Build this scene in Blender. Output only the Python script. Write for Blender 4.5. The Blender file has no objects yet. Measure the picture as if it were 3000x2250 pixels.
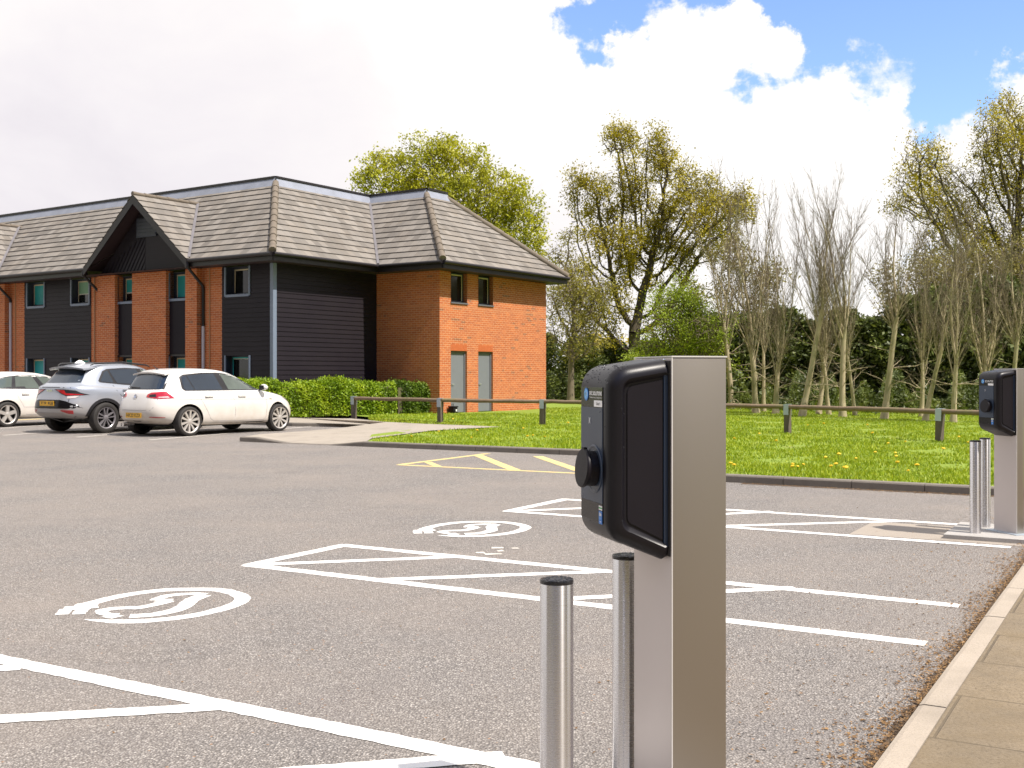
import bpy, bmesh, math, random
import numpy as np
from mathutils import Vector, Matrix
from mathutils.bvhtree import BVHTree
from mathutils.geometry import delaunay_2d_cdt
R = math.radians
PI = math.pi
scene = bpy.context.scene
COL = scene.collection
# ------------------------------------------------------------------ survey of the car park (metres, eye at the origin)
FOC, EYE, HOR, CEN = 3260.0, 1.38, 1098.0, 1500.0
def G(x, y, z=0.0):                      # point of the level z seen at a spot of the survey photo
    d = FOC*(EYE-z)/(y-HOR)
    return Vector(((x-CEN)/FOC*d, d, z))
def D(x, y, d):                          # point at distance d
    return Vector(((x-CEN)/FOC*d, d, EYE+(HOR-y)/FOC*d))
BU = Vector((0.863, -0.505, 0)); BV = Vector((0.505, 0.863, 0))
def W(u, v, z=0.0):                      # car park grid: u along the bays, v along the kerb
    return BU*u+BV*v+Vector((0, 0, z))

# ------------------------------------------------------------------ objects
def tag(o, label=None, cat=None, group=None, kind=None):
    if label: o['label'] = label
    if cat: o['category'] = cat
    if group: o['group'] = group
    if kind: o['kind'] = kind
    return o
def thing(name, label, cat, loc=(0, 0, 0), rz=0.0, group=None):
    o = bpy.data.objects.new(name, None); COL.objects.link(o)
    o.empty_display_size = 0.2
    o.location = loc; o.rotation_euler = (0, 0, rz)
    return tag(o, label, cat, group)
def link(name, me, parent=None):
    o = bpy.data.objects.new(name, me); COL.objects.link(o)
    if parent is not None: o.parent = parent
    return o
def dup(root, loc, rz, label=None, scale=None):
    r = root.copy(); COL.objects.link(r); r.location = loc; r.rotation_euler = (0, 0, rz)
    if scale: r.scale = scale
    if label: r['label'] = label
    for ch in list(root.children):
        c = ch.copy(); COL.objects.link(c); c.parent = r
        for g in list(ch.children):
            d = g.copy(); COL.objects.link(d); d.parent = c
    return r

class MB:
    def __init__(s): s.v = []; s.f = []; s.m = []; s.uv = []
    def add(s, vs, fs, mi=0, uvs=None):
        n = len(s.v); s.v += [tuple(v) for v in vs]
        for k, f in enumerate(fs):
            s.f.append(tuple(i+n for i in f)); s.m.append(mi)
            s.uv.append(uvs[k] if uvs else None)
        return s
    def quad(s, a, b, c, d, mi=0, uv=None):
        return s.add([a, b, c, d], [(0, 1, 2, 3)], mi, [uv] if uv else None)
    def box(s, x0, y0, z0, x1, y1, z1, mi=0, M=None):
        v = [Vector(p) for p in ((x0,y0,z0),(x1,y0,z0),(x1,y1,z0),(x0,y1,z0),(x0,y0,z1),(x1,y0,z1),(x1,y1,z1),(x0,y1,z1))]
        if M: v = [M@p for p in v]
        return s.add(v, [(0,3,2,1),(4,5,6,7),(0,1,5,4),(1,2,6,5),(2,3,7,6),(3,0,4,7)], mi)
    def bbox(s, x0, y0, z0, x1, y1, z1, b=0.01, mi=0, M=None):   # box with bevelled edges
        bm = bmesh.new(); bmesh.ops.create_cube(bm, size=1)
        for v in bm.verts: v.co = Vector(((x0+x1)/2+v.co.x*(x1-x0), (y0+y1)/2+v.co.y*(y1-y0), (z0+z1)/2+v.co.z*(z1-z0)))
        bmesh.ops.bevel(bm, geom=bm.edges[:], offset=b, segments=2, affect='EDGES', profile=0.6)
        return s.bm(bm, mi, M)
    def bm(s, bm, mi=0, M=None):
        bm.verts.index_update()
        s.add([(M@v.co if M else v.co.copy()) for v in bm.verts], [[v.index for v in f.verts] for f in bm.faces], mi); bm.free(); return s
    def tube(s, pts, r, n=8, mi=0, cap=True):
        pts = [Vector(p) for p in pts]; rr = r if isinstance(r, (list, tuple)) else [r]*len(pts)
        rings = []; up = None
        for i, p in enumerate(pts):
            d = (pts[min(i+1, len(pts)-1)]-pts[max(i-1, 0)]).normalized()
            if up is None: up = Vector((0, 0, 1)) if abs(d.z) < 0.9 else Vector((1, 0, 0))
            a = d.cross(up).normalized(); b = a.cross(d).normalized(); up = b
            rings.append([p+(a*math.cos(2*PI*k/n)+b*math.sin(2*PI*k/n))*rr[i] for k in range(n)])
        vs = [q for r_ in rings for q in r_]; fs = []
        for i in range(len(rings)-1):
            for k in range(n): fs.append((i*n+k, i*n+(k+1) % n, (i+1)*n+(k+1) % n, (i+1)*n+k))
        if cap: fs.append(tuple(range(n-1, -1, -1))); fs.append(tuple(range((len(rings)-1)*n, len(rings)*n)))
        return s.add(vs, fs, mi)
    def lathe(s, prof, n=32, mi=0, M=None, cap=True):                      # prof: (radius, height) about z
        vs = []; fs = []
        for (r, h) in prof:
            for k in range(n): vs.append(Vector((r*math.cos(2*PI*k/n), r*math.sin(2*PI*k/n), h)))
        for i in range(len(prof)-1):
            for k in range(n): fs.append((i*n+k, i*n+(k+1) % n, (i+1)*n+(k+1) % n, (i+1)*n+k))
        if cap and prof[0][0] > 1e-6: fs.append(tuple(range(n-1, -1, -1)))
        if cap and prof[-1][0] > 1e-6: fs.append(tuple(range((len(prof)-1)*n, len(prof)*n)))
        if M: vs = [M@v for v in vs]
        return s.add(vs, fs, mi)
    def prism(s, poly, h, M=None, mi=0):                          # 2d outline, from z=0 to z=h
        n = len(poly); vs = [Vector((p[0], p[1], 0)) for p in poly]+[Vector((p[0], p[1], h)) for p in poly]
        if M: vs = [M@v for v in vs]
        fs = [tuple(range(n-1, -1, -1)), tuple(range(n, 2*n))]+[(i, (i+1) % n, n+(i+1) % n, n+i) for i in range(n)]
        return s.add(vs, fs, mi)
    def build(s, name, mats, parent=None, smooth=False, recalc=False):
        me = bpy.data.meshes.new(name); me.from_pydata(s.v, [], s.f)
        for m in (mats if isinstance(mats, (list, tuple)) else [mats]): me.materials.append(m)
        me.polygons.foreach_set('material_index', s.m)
        if any(u is not None for u in s.uv):
            L = me.uv_layers.new(name='UVMap').data; k = 0
            for u, f in zip(s.uv, s.f):
                for j in range(len(f)):
                    L[k].uv = u[j] if u else (0, 0)
                    k += 1
        if recalc:
            bm = bmesh.new(); bm.from_mesh(me); bmesh.ops.remove_doubles(bm, verts=bm.verts, dist=1e-5)
            bmesh.ops.recalc_face_normals(bm, faces=bm.faces); bm.to_mesh(me); bm.free()
        me.update()
        if smooth is True: me.polygons.foreach_set('use_smooth', [True]*len(me.polygons))
        elif smooth: me.shade_smooth() if hasattr(me, 'shade_smooth') else None; me.set_sharp_from_angle(angle=R(smooth))
        return link(name, me, parent)

def fast_mesh(name, verts, faces, mats, rnd=None, parent=None, smooth=False):
    me = bpy.data.meshes.new(name)
    nv, nf, k = len(verts), len(faces), faces.shape[1]
    me.vertices.add(nv); me.vertices.foreach_set('co', np.ascontiguousarray(verts, np.float32).ravel())
    me.loops.add(nf*k); me.loops.foreach_set('vertex_index', np.ascontiguousarray(faces, np.int32).ravel())
    me.polygons.add(nf); me.polygons.foreach_set('loop_start', np.arange(0, nf*k, k, dtype=np.int32))
    if rnd is not None:
        uv = me.uv_layers.new(name='UVMap')
        uv.data.foreach_set('uv', np.repeat(np.asarray(rnd, np.float32), k, axis=0).ravel())
    me.update(calc_edges=True); me.validate()
    for m in (mats if isinstance(mats, (list, tuple)) else [mats]): me.materials.append(m)
    if smooth: me.polygons.foreach_set('use_smooth', np.ones(nf, bool))
    return link(name, me, parent)

_txt = {}
def text(mb, s, M, h, w=None, mi=0, bold=0.0):                   # lettering: baseline start at M's origin, x right, y up
    key = (s, bold)
    if key not in _txt:
        c = bpy.data.curves.new('lettering', 'FONT'); c.body = s; c.size = 1.0; c.offset = bold
        o = bpy.data.objects.new('lettering', c); COL.objects.link(o)
        dg = bpy.context.evaluated_depsgraph_get(); me = bpy.data.meshes.new_from_object(o.evaluated_get(dg))
        _txt[key] = ([v.co.copy() for v in me.vertices], [tuple(p.vertices) for p in me.polygons])
        bpy.data.objects.remove(o); bpy.data.curves.remove(c); bpy.data.meshes.remove(me)
    vs, fs = _txt[key]
    x0 = min(v.x for v in vs); x1 = max(v.x for v in vs); y0 = min(v.y for v in vs); y1 = max(v.y for v in vs)
    k = h/(y1-y0); kx = k if w is None else w/(x1-x0)
    mb.add([M@Vector(((v.x-x0)*kx, (v.y-y0)*k, 0)) for v in vs], fs, mi)

# ------------------------------------------------------------------ materials
class NT:
    def __init__(s, name, world=False):
        s.m = bpy.data.materials.new(name); s.m.use_nodes = True; s.t = s.m.node_tree; s.t.nodes.clear()
        s.out = s.n('ShaderNodeOutputMaterial')
    def n(s, kind, **kw):
        nd = s.t.nodes.new(kind)
        for k, v in kw.items():
            if k in nd.inputs.keys(): s.set(nd.inputs[k], v)
            else: setattr(nd, k, v)
        return nd
    def set(s, inp, v):
        if isinstance(v, bpy.types.NodeSocket): s.t.links.new(v, inp)
        elif isinstance(v, (tuple, list)) and len(v) == 3 and inp.type == 'RGBA': inp.default_value = (*v, 1)
        else: inp.default_value = v
    def math(s, op, a, b=0.0, c=0.0):
        nd = s.n('ShaderNodeMath', operation=op); s.set(nd.inputs[0], a); s.set(nd.inputs[1], b); s.set(nd.inputs[2], c); return nd.outputs[0]
    def mix(s, f, a, b, mode='MIX'):
        nd = s.n('ShaderNodeMix', data_type='RGBA', blend_type=mode); s.set(nd.inputs[0], f); s.set(nd.inputs[6], a); s.set(nd.inputs[7], b); return nd.outputs[2]
    def ramp(s, f, *stops):
        nd = s.n('ShaderNodeValToRGB'); s.set(nd.inputs[0], f); e = nd.color_ramp.elements
        while len(e) < len(stops): e.new(0.5)
        for q, (p, c) in zip(e, stops): q.position = p; q.color = (c, c, c, 1) if isinstance(c, (int, float)) else (*c, 1)
        return nd.outputs[0]
    def noise(s, vec, scale, det=3.0, rough=0.55):
        nd = s.n('ShaderNodeTexNoise', Scale=scale, Detail=det, Roughness=rough)
        if vec is not None: s.set(nd.inputs['Vector'], vec)
        return nd.outputs['Fac']
    def mapping(s, vec, scale=(1, 1, 1), rot=(0, 0, 0), loc=(0, 0, 0)):
        nd = s.n('ShaderNodeMapping'); s.set(nd.inputs[0], vec); nd.inputs['Scale'].default_value = scale
        nd.inputs['Rotation'].default_value = rot; nd.inputs['Location'].default_value = loc; return nd.outputs[0]
    def obj(s): return s.n('ShaderNodeTexCoord').outputs['Object']
    def uv(s): return s.n('ShaderNodeTexCoord').outputs['UV']
    def pos(s): return s.n('ShaderNodeNewGeometry').outputs['Position']
    def bump(s, h, st=0.3, dist=0.01, nrm=None):
        nd = s.n('ShaderNodeBump', Strength=st, Distance=dist); s.set(nd.inputs['Height'], h)
        if nrm is not None: s.set(nd.inputs['Normal'], nrm)
        return nd.outputs[0]
    def bsdf(s, col, rough=0.6, metal=0.0, nrm=None, **kw):
        nd = s.n('ShaderNodeBsdfPrincipled'); s.set(nd.inputs['Base Color'], col); s.set(nd.inputs['Roughness'], rough); s.set(nd.inputs['Metallic'], metal)
        if nrm is not None: s.set(nd.inputs['Normal'], nrm)
        for k, v in kw.items(): s.set(nd.inputs[k.replace('_', ' ')], v)
        s.t.links.new(nd.outputs[0], s.out.inputs[0]); return s.m

def plain(name, col, rough=0.5, metal=0.0, var=0.12, scale=3.0, bump=0.0, bscale=80.0, **kw):
    t = NT(name); c = t.obj(); f = t.noise(c, scale, 4)
    a = tuple(x*(1-var) for x in col); b = tuple(min(1, x*(1+var)) for x in col)
    cc = t.mix(f, a, b)
    rr = t.math('MULTIPLY_ADD', t.noise(c, scale*2.3, 3), 0.12, rough-0.06)
    n = t.bump(t.noise(c, bscale, 2), bump, 0.005) if bump else None
    return t.bsdf(cc, rr, metal, n, **kw)

def leafmat(name, c1, c2, c3, trans=0.35, rough=0.55):
    t = NT(name); u = t.n('ShaderNodeSeparateXYZ'); t.set(u.inputs[0], t.uv())
    big = t.noise(t.pos(), 0.55, 3)
    f = t.math('ADD', t.math('MULTIPLY', u.outputs[0], 0.55), t.math('MULTIPLY', big, 0.5))
    col = t.ramp(f, (0.12, c1), (0.5, c2), (0.95, c3))
    p = t.n('ShaderNodeBsdfPrincipled'); t.set(p.inputs['Base Color'], col); p.inputs['Roughness'].default_value = rough
    tr = t.n('ShaderNodeBsdfTranslucent'); t.set(tr.inputs[0], col)
    mx = t.n('ShaderNodeMixShader'); mx.inputs[0].default_value = trans
    t.t.links.new(p.outputs[0], mx.inputs[1]); t.t.links.new(tr.outputs[0], mx.inputs[2]); t.t.links.new(mx.outputs[0], t.out.inputs[0])
    return t.m

def asphalt_colour(t, c):
    st = t.n('ShaderNodeTexVoronoi', Scale=95.0); t.set(st.inputs['Vector'], c)
    fine = t.n('ShaderNodeTexVoronoi', Scale=210.0); t.set(fine.inputs['Vector'], c)
    s1 = t.n('ShaderNodeSeparateColor'); t.set(s1.inputs[0], st.outputs['Color'])
    s2 = t.n('ShaderNodeSeparateColor'); t.set(s2.inputs[0], fine.outputs['Color'])
    col = t.ramp(s1.outputs[0], (0.0, (0.035, 0.032, 0.03)), (0.32, (0.17, 0.155, 0.145)), (0.8, (0.275, 0.252, 0.232)), (1.0, (0.62, 0.58, 0.53)))
    col2 = t.ramp(s2.outputs[1], (0.0, (0.08, 0.072, 0.07)), (0.5, (0.22, 0.2, 0.186)), (1.0, (0.56, 0.52, 0.47)))
    col = t.mix(0.5, col, col2)
    gap = t.ramp(st.outputs['Distance'], (0.3, 0.0), (0.7, 0.75))
    col = t.mix(gap, col, (0.085, 0.078, 0.074))
    big = t.noise(c, 0.55, 5, 0.6)
    col = t.mix(t.ramp(big, (0.35, 0.0), (0.75, 0.5)), col, (0.275, 0.232, 0.195))
    damp = t.noise(t.mapping(c, loc=(7, 3, 0)), 0.9, 4, 0.65)
    col = t.mix(t.ramp(damp, (0.54, 0.0), (0.82, 0.45)), col, (0.14, 0.127, 0.125))
    oil = t.n('ShaderNodeTexVoronoi', Scale=0.55, Randomness=1.0); t.set(oil.inputs['Vector'], t.mapping(c, loc=(0.3, 1.1, 0)))
    spot = t.math('MULTIPLY', t.ramp(t.math('ADD', oil.outputs['Distance'], t.math('MULTIPLY', t.noise(c, 9, 4), 0.16)), (0.13, 0.14), (0.24, 0.0)), t.ramp(t.noise(c, 0.35, 2), (0.45, 0.0), (0.6, 1.0)))
    track = t.noise(t.mapping(c, (0.25, 2.2, 1), (0, 0, R(30.3))), 1.0, 5, 0.6)
    col = t.mix(t.ramp(track, (0.45, 0.0), (0.8, 0.35)), col, (0.17, 0.155, 0.145))
    col = t.mix(spot, col, (0.07, 0.063, 0.06))
    rust = t.n('ShaderNodeTexVoronoi', Scale=14.0); t.set(rust.inputs['Vector'], c)
    col = t.mix(t.ramp(rust.outputs['Distance'], (0.06, 0.75), (0.10, 0.0)), col, (0.30, 0.17, 0.09))
    col = t.mix(1.0, col, (1.20, 1.21, 1.235), 'MULTIPLY')
    wob = t.n('ShaderNodeVectorMath', operation='MULTIPLY_ADD'); wn = t.n('ShaderNodeTexNoise', Scale=2.2, Detail=4.0); t.set(wn.inputs['Vector'], c); t.set(wob.inputs[0], wn.outputs['Color']); wob.inputs[1].default_value = (0.7, 0.7, 0); t.set(wob.inputs[2], c)
    ck = t.n('ShaderNodeTexVoronoi', feature='DISTANCE_TO_EDGE', Scale=0.27); t.set(ck.inputs['Vector'], wob.outputs[0])
    cm = t.math('MULTIPLY', t.math('LESS_THAN', ck.outputs['Distance'], 0.0022), t.ramp(t.noise(t.mapping(c, loc=(5, 2, 0)), 0.3, 2), (0.5, 0.0), (0.56, 0.14)))
    col = t.mix(cm, col, (0.055, 0.05, 0.047))
    hgt = t.math('MULTIPLY', st.outputs['Distance'], -1.0)
    return col, hgt

def make_asphalt():
    t = NT('asphalt'); c = t.pos()
    col, h = asphalt_colour(t, c)
    return t.bsdf(col, 0.88, 0, t.bump(h, 0.8, 0.014), Specular_IOR_Level=0.3)
def make_paint(name, col, wear=0.5):
    t = NT(name); c = t.pos()
    a, h = asphalt_colour(t, c)
    n = t.noise(c, 60, 3, 0.7); n2 = t.noise(c, 2.5, 3)
    f = t.ramp(t.math('ADD', n, t.math('MULTIPLY', n2, 0.35)), (wear+0.02, 0.0), (wear+0.14, 1.0))
    colr = t.mix(t.noise(c, 5, 4), tuple(x*0.88 for x in col), col)
    return t.bsdf(t.mix(f, a, colr), 0.6, 0, t.bump(h, 0.3, 0.008))
def make_brick():
    t = NT('red_brick'); uv = t.uv()
    b = t.n('ShaderNodeTexBrick', offset=0.5, Scale=1.0); t.set(b.inputs['Vector'], uv)
    for k, v in (('Mortar Size', 0.006), ('Brick Width', 0.225), ('Row Height', 0.075), ('Mortar Smooth', 0.1), ('Bias', 0.0)): b.inputs[k].default_value = v
    b.inputs['Color1'].default_value = (0.62, 0.18, 0.046, 1); b.inputs['Color2'].default_value = (0.47, 0.115, 0.030, 1)
    b.inputs['Mortar'].default_value = (0.62, 0.40, 0.24, 1)
    # scattered dark headers
    cell = t.n('ShaderNodeTexWhiteNoise', noise_dimensions='2D')
    sp = t.n('ShaderNodeSeparateXYZ'); t.set(sp.inputs[0], uv)
    row = t.math('FLOOR', t.math('DIVIDE', sp.outputs[1], 0.075))
    colx = t.math('FLOOR', t.math('DIVIDE', t.math('ADD', sp.outputs[0], t.math('MULTIPLY', t.math('MODULO', row, 2.0), 0.1125)), 0.225))
    cb = t.n('ShaderNodeCombineXYZ'); t.set(cb.inputs[0], colx); t.set(cb.inputs[1], row); t.set(cell.inputs['Vector'], cb.outputs[0])
    patch = t.noise(uv, 0.5, 2)
    thr = t.ramp(patch, (0.5, 1.0), (0.72, 0.86))
    dark = t.math('MULTIPLY', t.math('GREATER_THAN', cell.outputs['Value'], thr), t.math('SUBTRACT', 1.0, b.outputs['Fac']))
    vb = t.math('MULTIPLY', t.ramp(cell.outputs['Value'], (0.0, 0.0), (1.0, 1.0)), t.math('SUBTRACT', 1.0, b.outputs['Fac']))
    col = t.mix(t.math('MULTIPLY', vb, 0.4), b.outputs['Color'], (0.30, 0.068, 0.022))
    col = t.mix(t.math('MULTIPLY', dark, 0.7), col, (0.16, 0.085, 0.05))
    # paler string courses
    z = sp.outputs[1]
    band = t.math('ADD', t.math('LESS_THAN', t.math('ABSOLUTE', t.math('SUBTRACT', z, 3.69)), 0.06), t.math('LESS_THAN', t.math('ABSOLUTE', t.math('SUBTRACT', z, 0.62)), 0.06))
    col = t.mix(t.math('MULTIPLY', band, 0.28), col, (0.56, 0.25, 0.11))
    col = t.mix(t.math('MULTIPLY', t.noise(uv, 1.1, 5, 0.65), 0.3), col, (0.4, 0.13, 0.06))
    return t.bsdf(col, 0.85, 0, t.bump(t.math('MULTIPLY', b.outputs['Fac'], -1.0), 0.4, 0.006))
def make_tile():
    t = NT('roof_tile'); uv = t.uv()
    sp = t.n('ShaderNodeSeparateXYZ'); t.set(sp.inputs[0], uv)
    sc = t.n('ShaderNodeCombineXYZ')
    row = t.math('FLOOR', sp.outputs[1]); t.set(sc.inputs[1], row)
    t.set(sc.inputs[0], t.math('FLOOR', t.math('ADD', t.math('DIVIDE', sp.outputs[0], 0.3), t.math('MULTIPLY', row, 0.5))))
    w = t.n('ShaderNodeTexWhiteNoise', noise_dimensions='2D'); t.set(w.inputs['Vector'], sc.outputs[0])
    col = t.ramp(w.outputs['Value'], (0.0, (0.145, 0.130, 0.115)), (0.5, (0.19, 0.171, 0.152)), (1.0, (0.24, 0.217, 0.193)))
    st = t.noise(t.mapping(uv, (1, 0.35, 1)), 0.9, 6, 0.7)
    col = t.mix(t.ramp(st, (0.45, 0.0), (0.75, 0.5)), col, (0.255, 0.21, 0.165))
    li = t.noise(t.obj(), 2.0, 4, 0.7)
    col = t.mix(t.ramp(li, (0.64, 0.0), (0.78, 0.5)), col, (0.29, 0.205, 0.095))
    fr = t.math('FRACT', t.math('ADD', t.math('DIVIDE', sp.outputs[0], 0.3), t.math('MULTIPLY', row, 0.5)))
    joint = t.math('LESS_THAN', fr, 0.05)
    col = t.mix(t.math('MULTIPLY', joint, 0.35), col, (0.07, 0.06, 0.055))
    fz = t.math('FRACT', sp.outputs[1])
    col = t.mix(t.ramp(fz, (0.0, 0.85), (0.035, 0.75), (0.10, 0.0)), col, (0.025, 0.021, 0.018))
    return t.bsdf(col, 0.9, 0, t.bump(t.noise(t.obj(), 60, 3), 0.4, 0.01))
def make_board():
    t = NT('black_board'); c = t.obj()
    g = t.noise(t.mapping(c, (0.6, 0.6, 14)), 3.0, 4)
    col = t.mix(g, (0.014, 0.011, 0.0155), (0.025, 0.021, 0.026))
    col = t.mix(t.ramp(t.noise(c, 0.5, 4), (0.4, 0.0), (0.8, 0.5)), col, (0.034, 0.028, 0.030))
    return t.bsdf(col, 0.42, 0, t.bump(g, 0.12, 0.003), Specular_IOR_Level=0.12)
def make_brushed(name, col, rough=0.3, axis=(60, 60, 0.6), aniso=0.85):
    t = NT(name); c = t.obj()
    g = t.noise(t.mapping(c, axis), 8.0, 4)
    return t.bsdf(t.mix(g, tuple(x*0.96 for x in col), col), t.math('MULTIPLY_ADD', g, 0.05, rough-0.025), 1.0, None, Anisotropic=aniso, Anisotropic_Rotation=0.25, Tangent=t.n('ShaderNodeTangent', direction_type='RADIAL', axis='Z').outputs[0])
def make_grassbase():
    t = NT('lawn_soil'); c = t.pos()
    a = t.noise(c, 1.3, 5, 0.65); f = t.noise(c, 26, 4, 0.7)
    col = t.ramp(f, (0.25, (0.09, 0.145, 0.012)), (0.5, (0.19, 0.27, 0.02)), (0.8, (0.32, 0.37, 0.04)))
    col = t.mix(t.ramp(a, (0.60, 0.0), (0.72, 0.75)), col, (0.27, 0.19, 0.11))
    return t.bsdf(col, 0.9, 0, t.bump(f, 0.8, 0.03))
def make_slab():
    t = NT('paving_slab'); c = t.mapping(t.pos(), rot=(0, 0, R(30.33)))
    # joints every 0.6 m along the kerb, courses 0.9 m deep
    b = t.n('ShaderNodeTexBrick', offset=0.5, Scale=1.0); t.set(b.inputs['Vector'], t.mapping(c, loc=(0.70, 0.05, 0)))
    for k, v in (('Mortar Size', 0.006), ('Brick Width', 0.9), ('Row Height', 0.6), ('Mortar Smooth', 0.3)): b.inputs[k].default_value = v
    b.inputs['Color1'].default_value = (0.25, 0.195, 0.13, 1); b.inputs['Color2'].default_value = (0.21, 0.165, 0.11, 1); b.inputs['Mortar'].default_value = (0.10, 0.078, 0.052, 1)
    p = t.noise(t.pos(), 75, 4, 0.85); q = t.noise(t.pos(), 4, 5, 0.7)
    col = t.mix(t.ramp(p, (0.34, 0.9), (0.5, 0.0)), b.outputs['Color'], (0.07, 0.052, 0.034))
    col = t.mix(t.ramp(p, (0.6, 0.0), (0.75, 0.6)), col, (0.5, 0.44, 0.36))
    col = t.mix(t.ramp(q, (0.35, 0.0), (0.7, 0.8)), col, (0.17, 0.125, 0.07))
    dm = t.noise(t.pos(), 1.3, 6, 0.7); col = t.mix(t.ramp(dm, (0.45, 0.0), (0.75, 0.65)), col, (0.11, 0.088, 0.062))
    return t.bsdf(col, 0.9, 0, t.bump(t.math('SUBTRACT', p, t.math('MULTIPLY', b.outputs['Fac'], 2.0)), 0.6, 0.006))
def make_concrete(name, c1, c2, sc=6.0):
    t = NT(name); c = t.pos()
    n = t.noise(c, sc, 6, 0.7); f = t.noise(c, 110, 3, 0.7); bl = t.noise(c, 1.7, 4, 0.6)
    col = t.mix(n, c1, c2)
    col = t.mix(t.ramp(f, (0.3, 0.45), (0.5, 0.0)), col, tuple(x*0.45 for x in c1))
    col = t.mix(t.ramp(bl, (0.5, 0.0), (0.8, 0.6)), col, tuple(x*0.6 for x in c1))
    return t.bsdf(col, 0.9, 0, t.bump(f, 0.5, 0.004))
def make_bark(name, c1, c2, sc=9.0):
    t = NT(name); c = t.pos()
    n = t.noise(t.mapping(c, (1, 1, 0.35)), sc, 5, 0.7); g = t.noise(c, 1.4, 3)
    col = t.mix(n, c1, c2); col = t.mix(t.ramp(g, (0.5, 0.0), (0.7, 0.6)), col, (0.16, 0.17, 0.05))
    return t.bsdf(col, 0.9, 0, t.bump(n, 0.6, 0.02))
def carpaint(name, col, metal=0.0, dirt=(0.45, 0.36, 0.26)):
    t = NT(name); c = t.obj(); sp = t.n('ShaderNodeSeparateXYZ'); t.set(sp.inputs[0], c)
    d = t.math('MULTIPLY', t.ramp(sp.outputs[2], (0.15, 0.95), (0.95, 0.12)), t.math('ADD', t.noise(c, 3.0, 5, 0.6), 0.15))
    return t.bsdf(t.mix(d, col, dirt), t.math('MULTIPLY_ADD', d, 0.4, 0.28), metal, None, Coat_Weight=0.7, Coat_Roughness=0.06)

M = {}
M['asphalt'] = make_asphalt()
M['white_paint'] = make_paint('white_road_paint', (0.84, 0.82, 0.79), 0.335)
M['old_paint'] = make_paint('worn_white_paint', (0.62, 0.58, 0.52), 0.38)
M['yellow_paint'] = make_paint('yellow_road_paint', (0.70, 0.54, 0.22), 0.40)
M['brick'] = make_brick(); M['tile'] = make_tile(); M['board'] = make_board()
M['lintel'] = plain('soldier_brick', (0.50, 0.125, 0.035), 0.85, var=0.2, scale=9)
M['hiptile'] = plain('hip_tile', (0.165, 0.135, 0.105), 0.9, var=0.35, scale=5, bump=0.4)
M['lead'] = plain('lead_flashing', (0.27, 0.29, 0.35), 0.55, 0.15, var=0.25, scale=2.5)
M['valley'] = plain('valley_lead', (0.15, 0.14, 0.15), 0.6, var=0.4, scale=3)
M['soil'] = make_concrete('kerbside_soil', (0.05, 0.032, 0.02), (0.12, 0.078, 0.045), 9.0)
M['fascia'] = plain('black_fascia', (0.012, 0.009, 0.012), 0.45, var=0.3)
M['soffit'] = plain('dark_soffit', (0.045, 0.026, 0.030), 0.6)
M['bluegrey'] = plain('bluegrey_trim', (0.175, 0.215, 0.29), 0.45)
M['navy'] = plain('navy_reveal', (0.03, 0.036, 0.055), 0.5)
M['door'] = plain('grey_door', (0.19, 0.20, 0.22), 0.45, var=0.08)
M['doorframe'] = plain('grey_door_frame', (0.13, 0.135, 0.15), 0.45)
M['cream'] = plain('cream_frame', (0.62, 0.52, 0.36), 0.5)
M['teal'] = plain('teal_blind', (0.03, 0.36, 0.38), 0.5, var=0.15)
M['greenblind'] = plain('green_blind', (0.22, 0.42, 0.28), 0.5)
M['whitecurtain'] = plain('white_curtain', (0.70, 0.70, 0.64), 0.7)
M['darkglass'] = plain('dark_glass', (0.012, 0.013, 0.014), 0.06, var=0.3)
M['tealglass'] = plain('teal_glass', (0.05, 0.16, 0.17), 0.05, var=0.2)
M['palepipe'] = plain('pale_pipe', (0.56, 0.53, 0.57), 0.5)
M['conduit'] = plain('pale_conduit', (0.42, 0.24, 0.12), 0.6)
M['kerb'] = make_concrete('kerb_concrete', (0.15, 0.13, 0.11), (0.22, 0.195, 0.165))
M['kerbpale'] = make_concrete('pale_kerb', (0.32, 0.27, 0.215), (0.42, 0.36, 0.295), 4.0)
M['slab'] = make_slab()
M['path'] = make_concrete('concrete_path', (0.30, 0.26, 0.215), (0.38, 0.335, 0.28), 2.0)
M['pad'] = make_concrete('pale_pad', (0.29, 0.25, 0.21), (0.35, 0.305, 0.26), 3.0)
M['plinth'] = make_concrete('plinth_concrete', (0.33, 0.315, 0.30), (0.42, 0.40, 0.38), 5.0)
M['lawn'] = make_grassbase()
M['steel'] = make_brushed('brushed_steel', (0.70, 0.69, 0.71), 0.27, (1.5, 1.5, 90), 0.9)
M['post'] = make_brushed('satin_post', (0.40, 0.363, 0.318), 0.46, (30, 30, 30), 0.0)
M['postfront'] = plain('pale_post_front', (0.56, 0.505, 0.485), 0.38, 0.3, var=0.04)  # plate toned paler than the post body to set each face's brightness
M['postedge'] = plain('post_lip', (0.72, 0.70, 0.68), 0.4, 0.3)
M['blackplastic'] = plain('black_plastic', (0.008, 0.007, 0.010), 0.36, var=0.2, bump=0.05, bscale=500, Specular_IOR_Level=0.3)
M['mattplastic'] = plain('matt_black_plastic', (0.009, 0.007, 0.010), 0.5, var=0.2, bump=0.1, bscale=700, Specular_IOR_Level=0.25)
M['wetcap'] = plain('wet_black_cap', (0.012, 0.012, 0.015), 0.16, var=0.3, scale=40, bump=0.5, bscale=130)
M['glossblack'] = plain('gloss_black', (0.006, 0.0055, 0.007), 0.18, var=0.1, Specular_IOR_Level=0.3)
M['panelblue'] = plain('slate_panel', (0.034, 0.052, 0.088), 0.3, var=0.08, Specular_IOR_Level=0.4)
M['rubber'] = plain('tyre_rubber', (0.026, 0.023, 0.021), 0.75, var=0.25, scale=9)
M['rimpale'] = plain('pale_alloy', (0.60, 0.56, 0.52), 0.35, 0.55)
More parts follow.
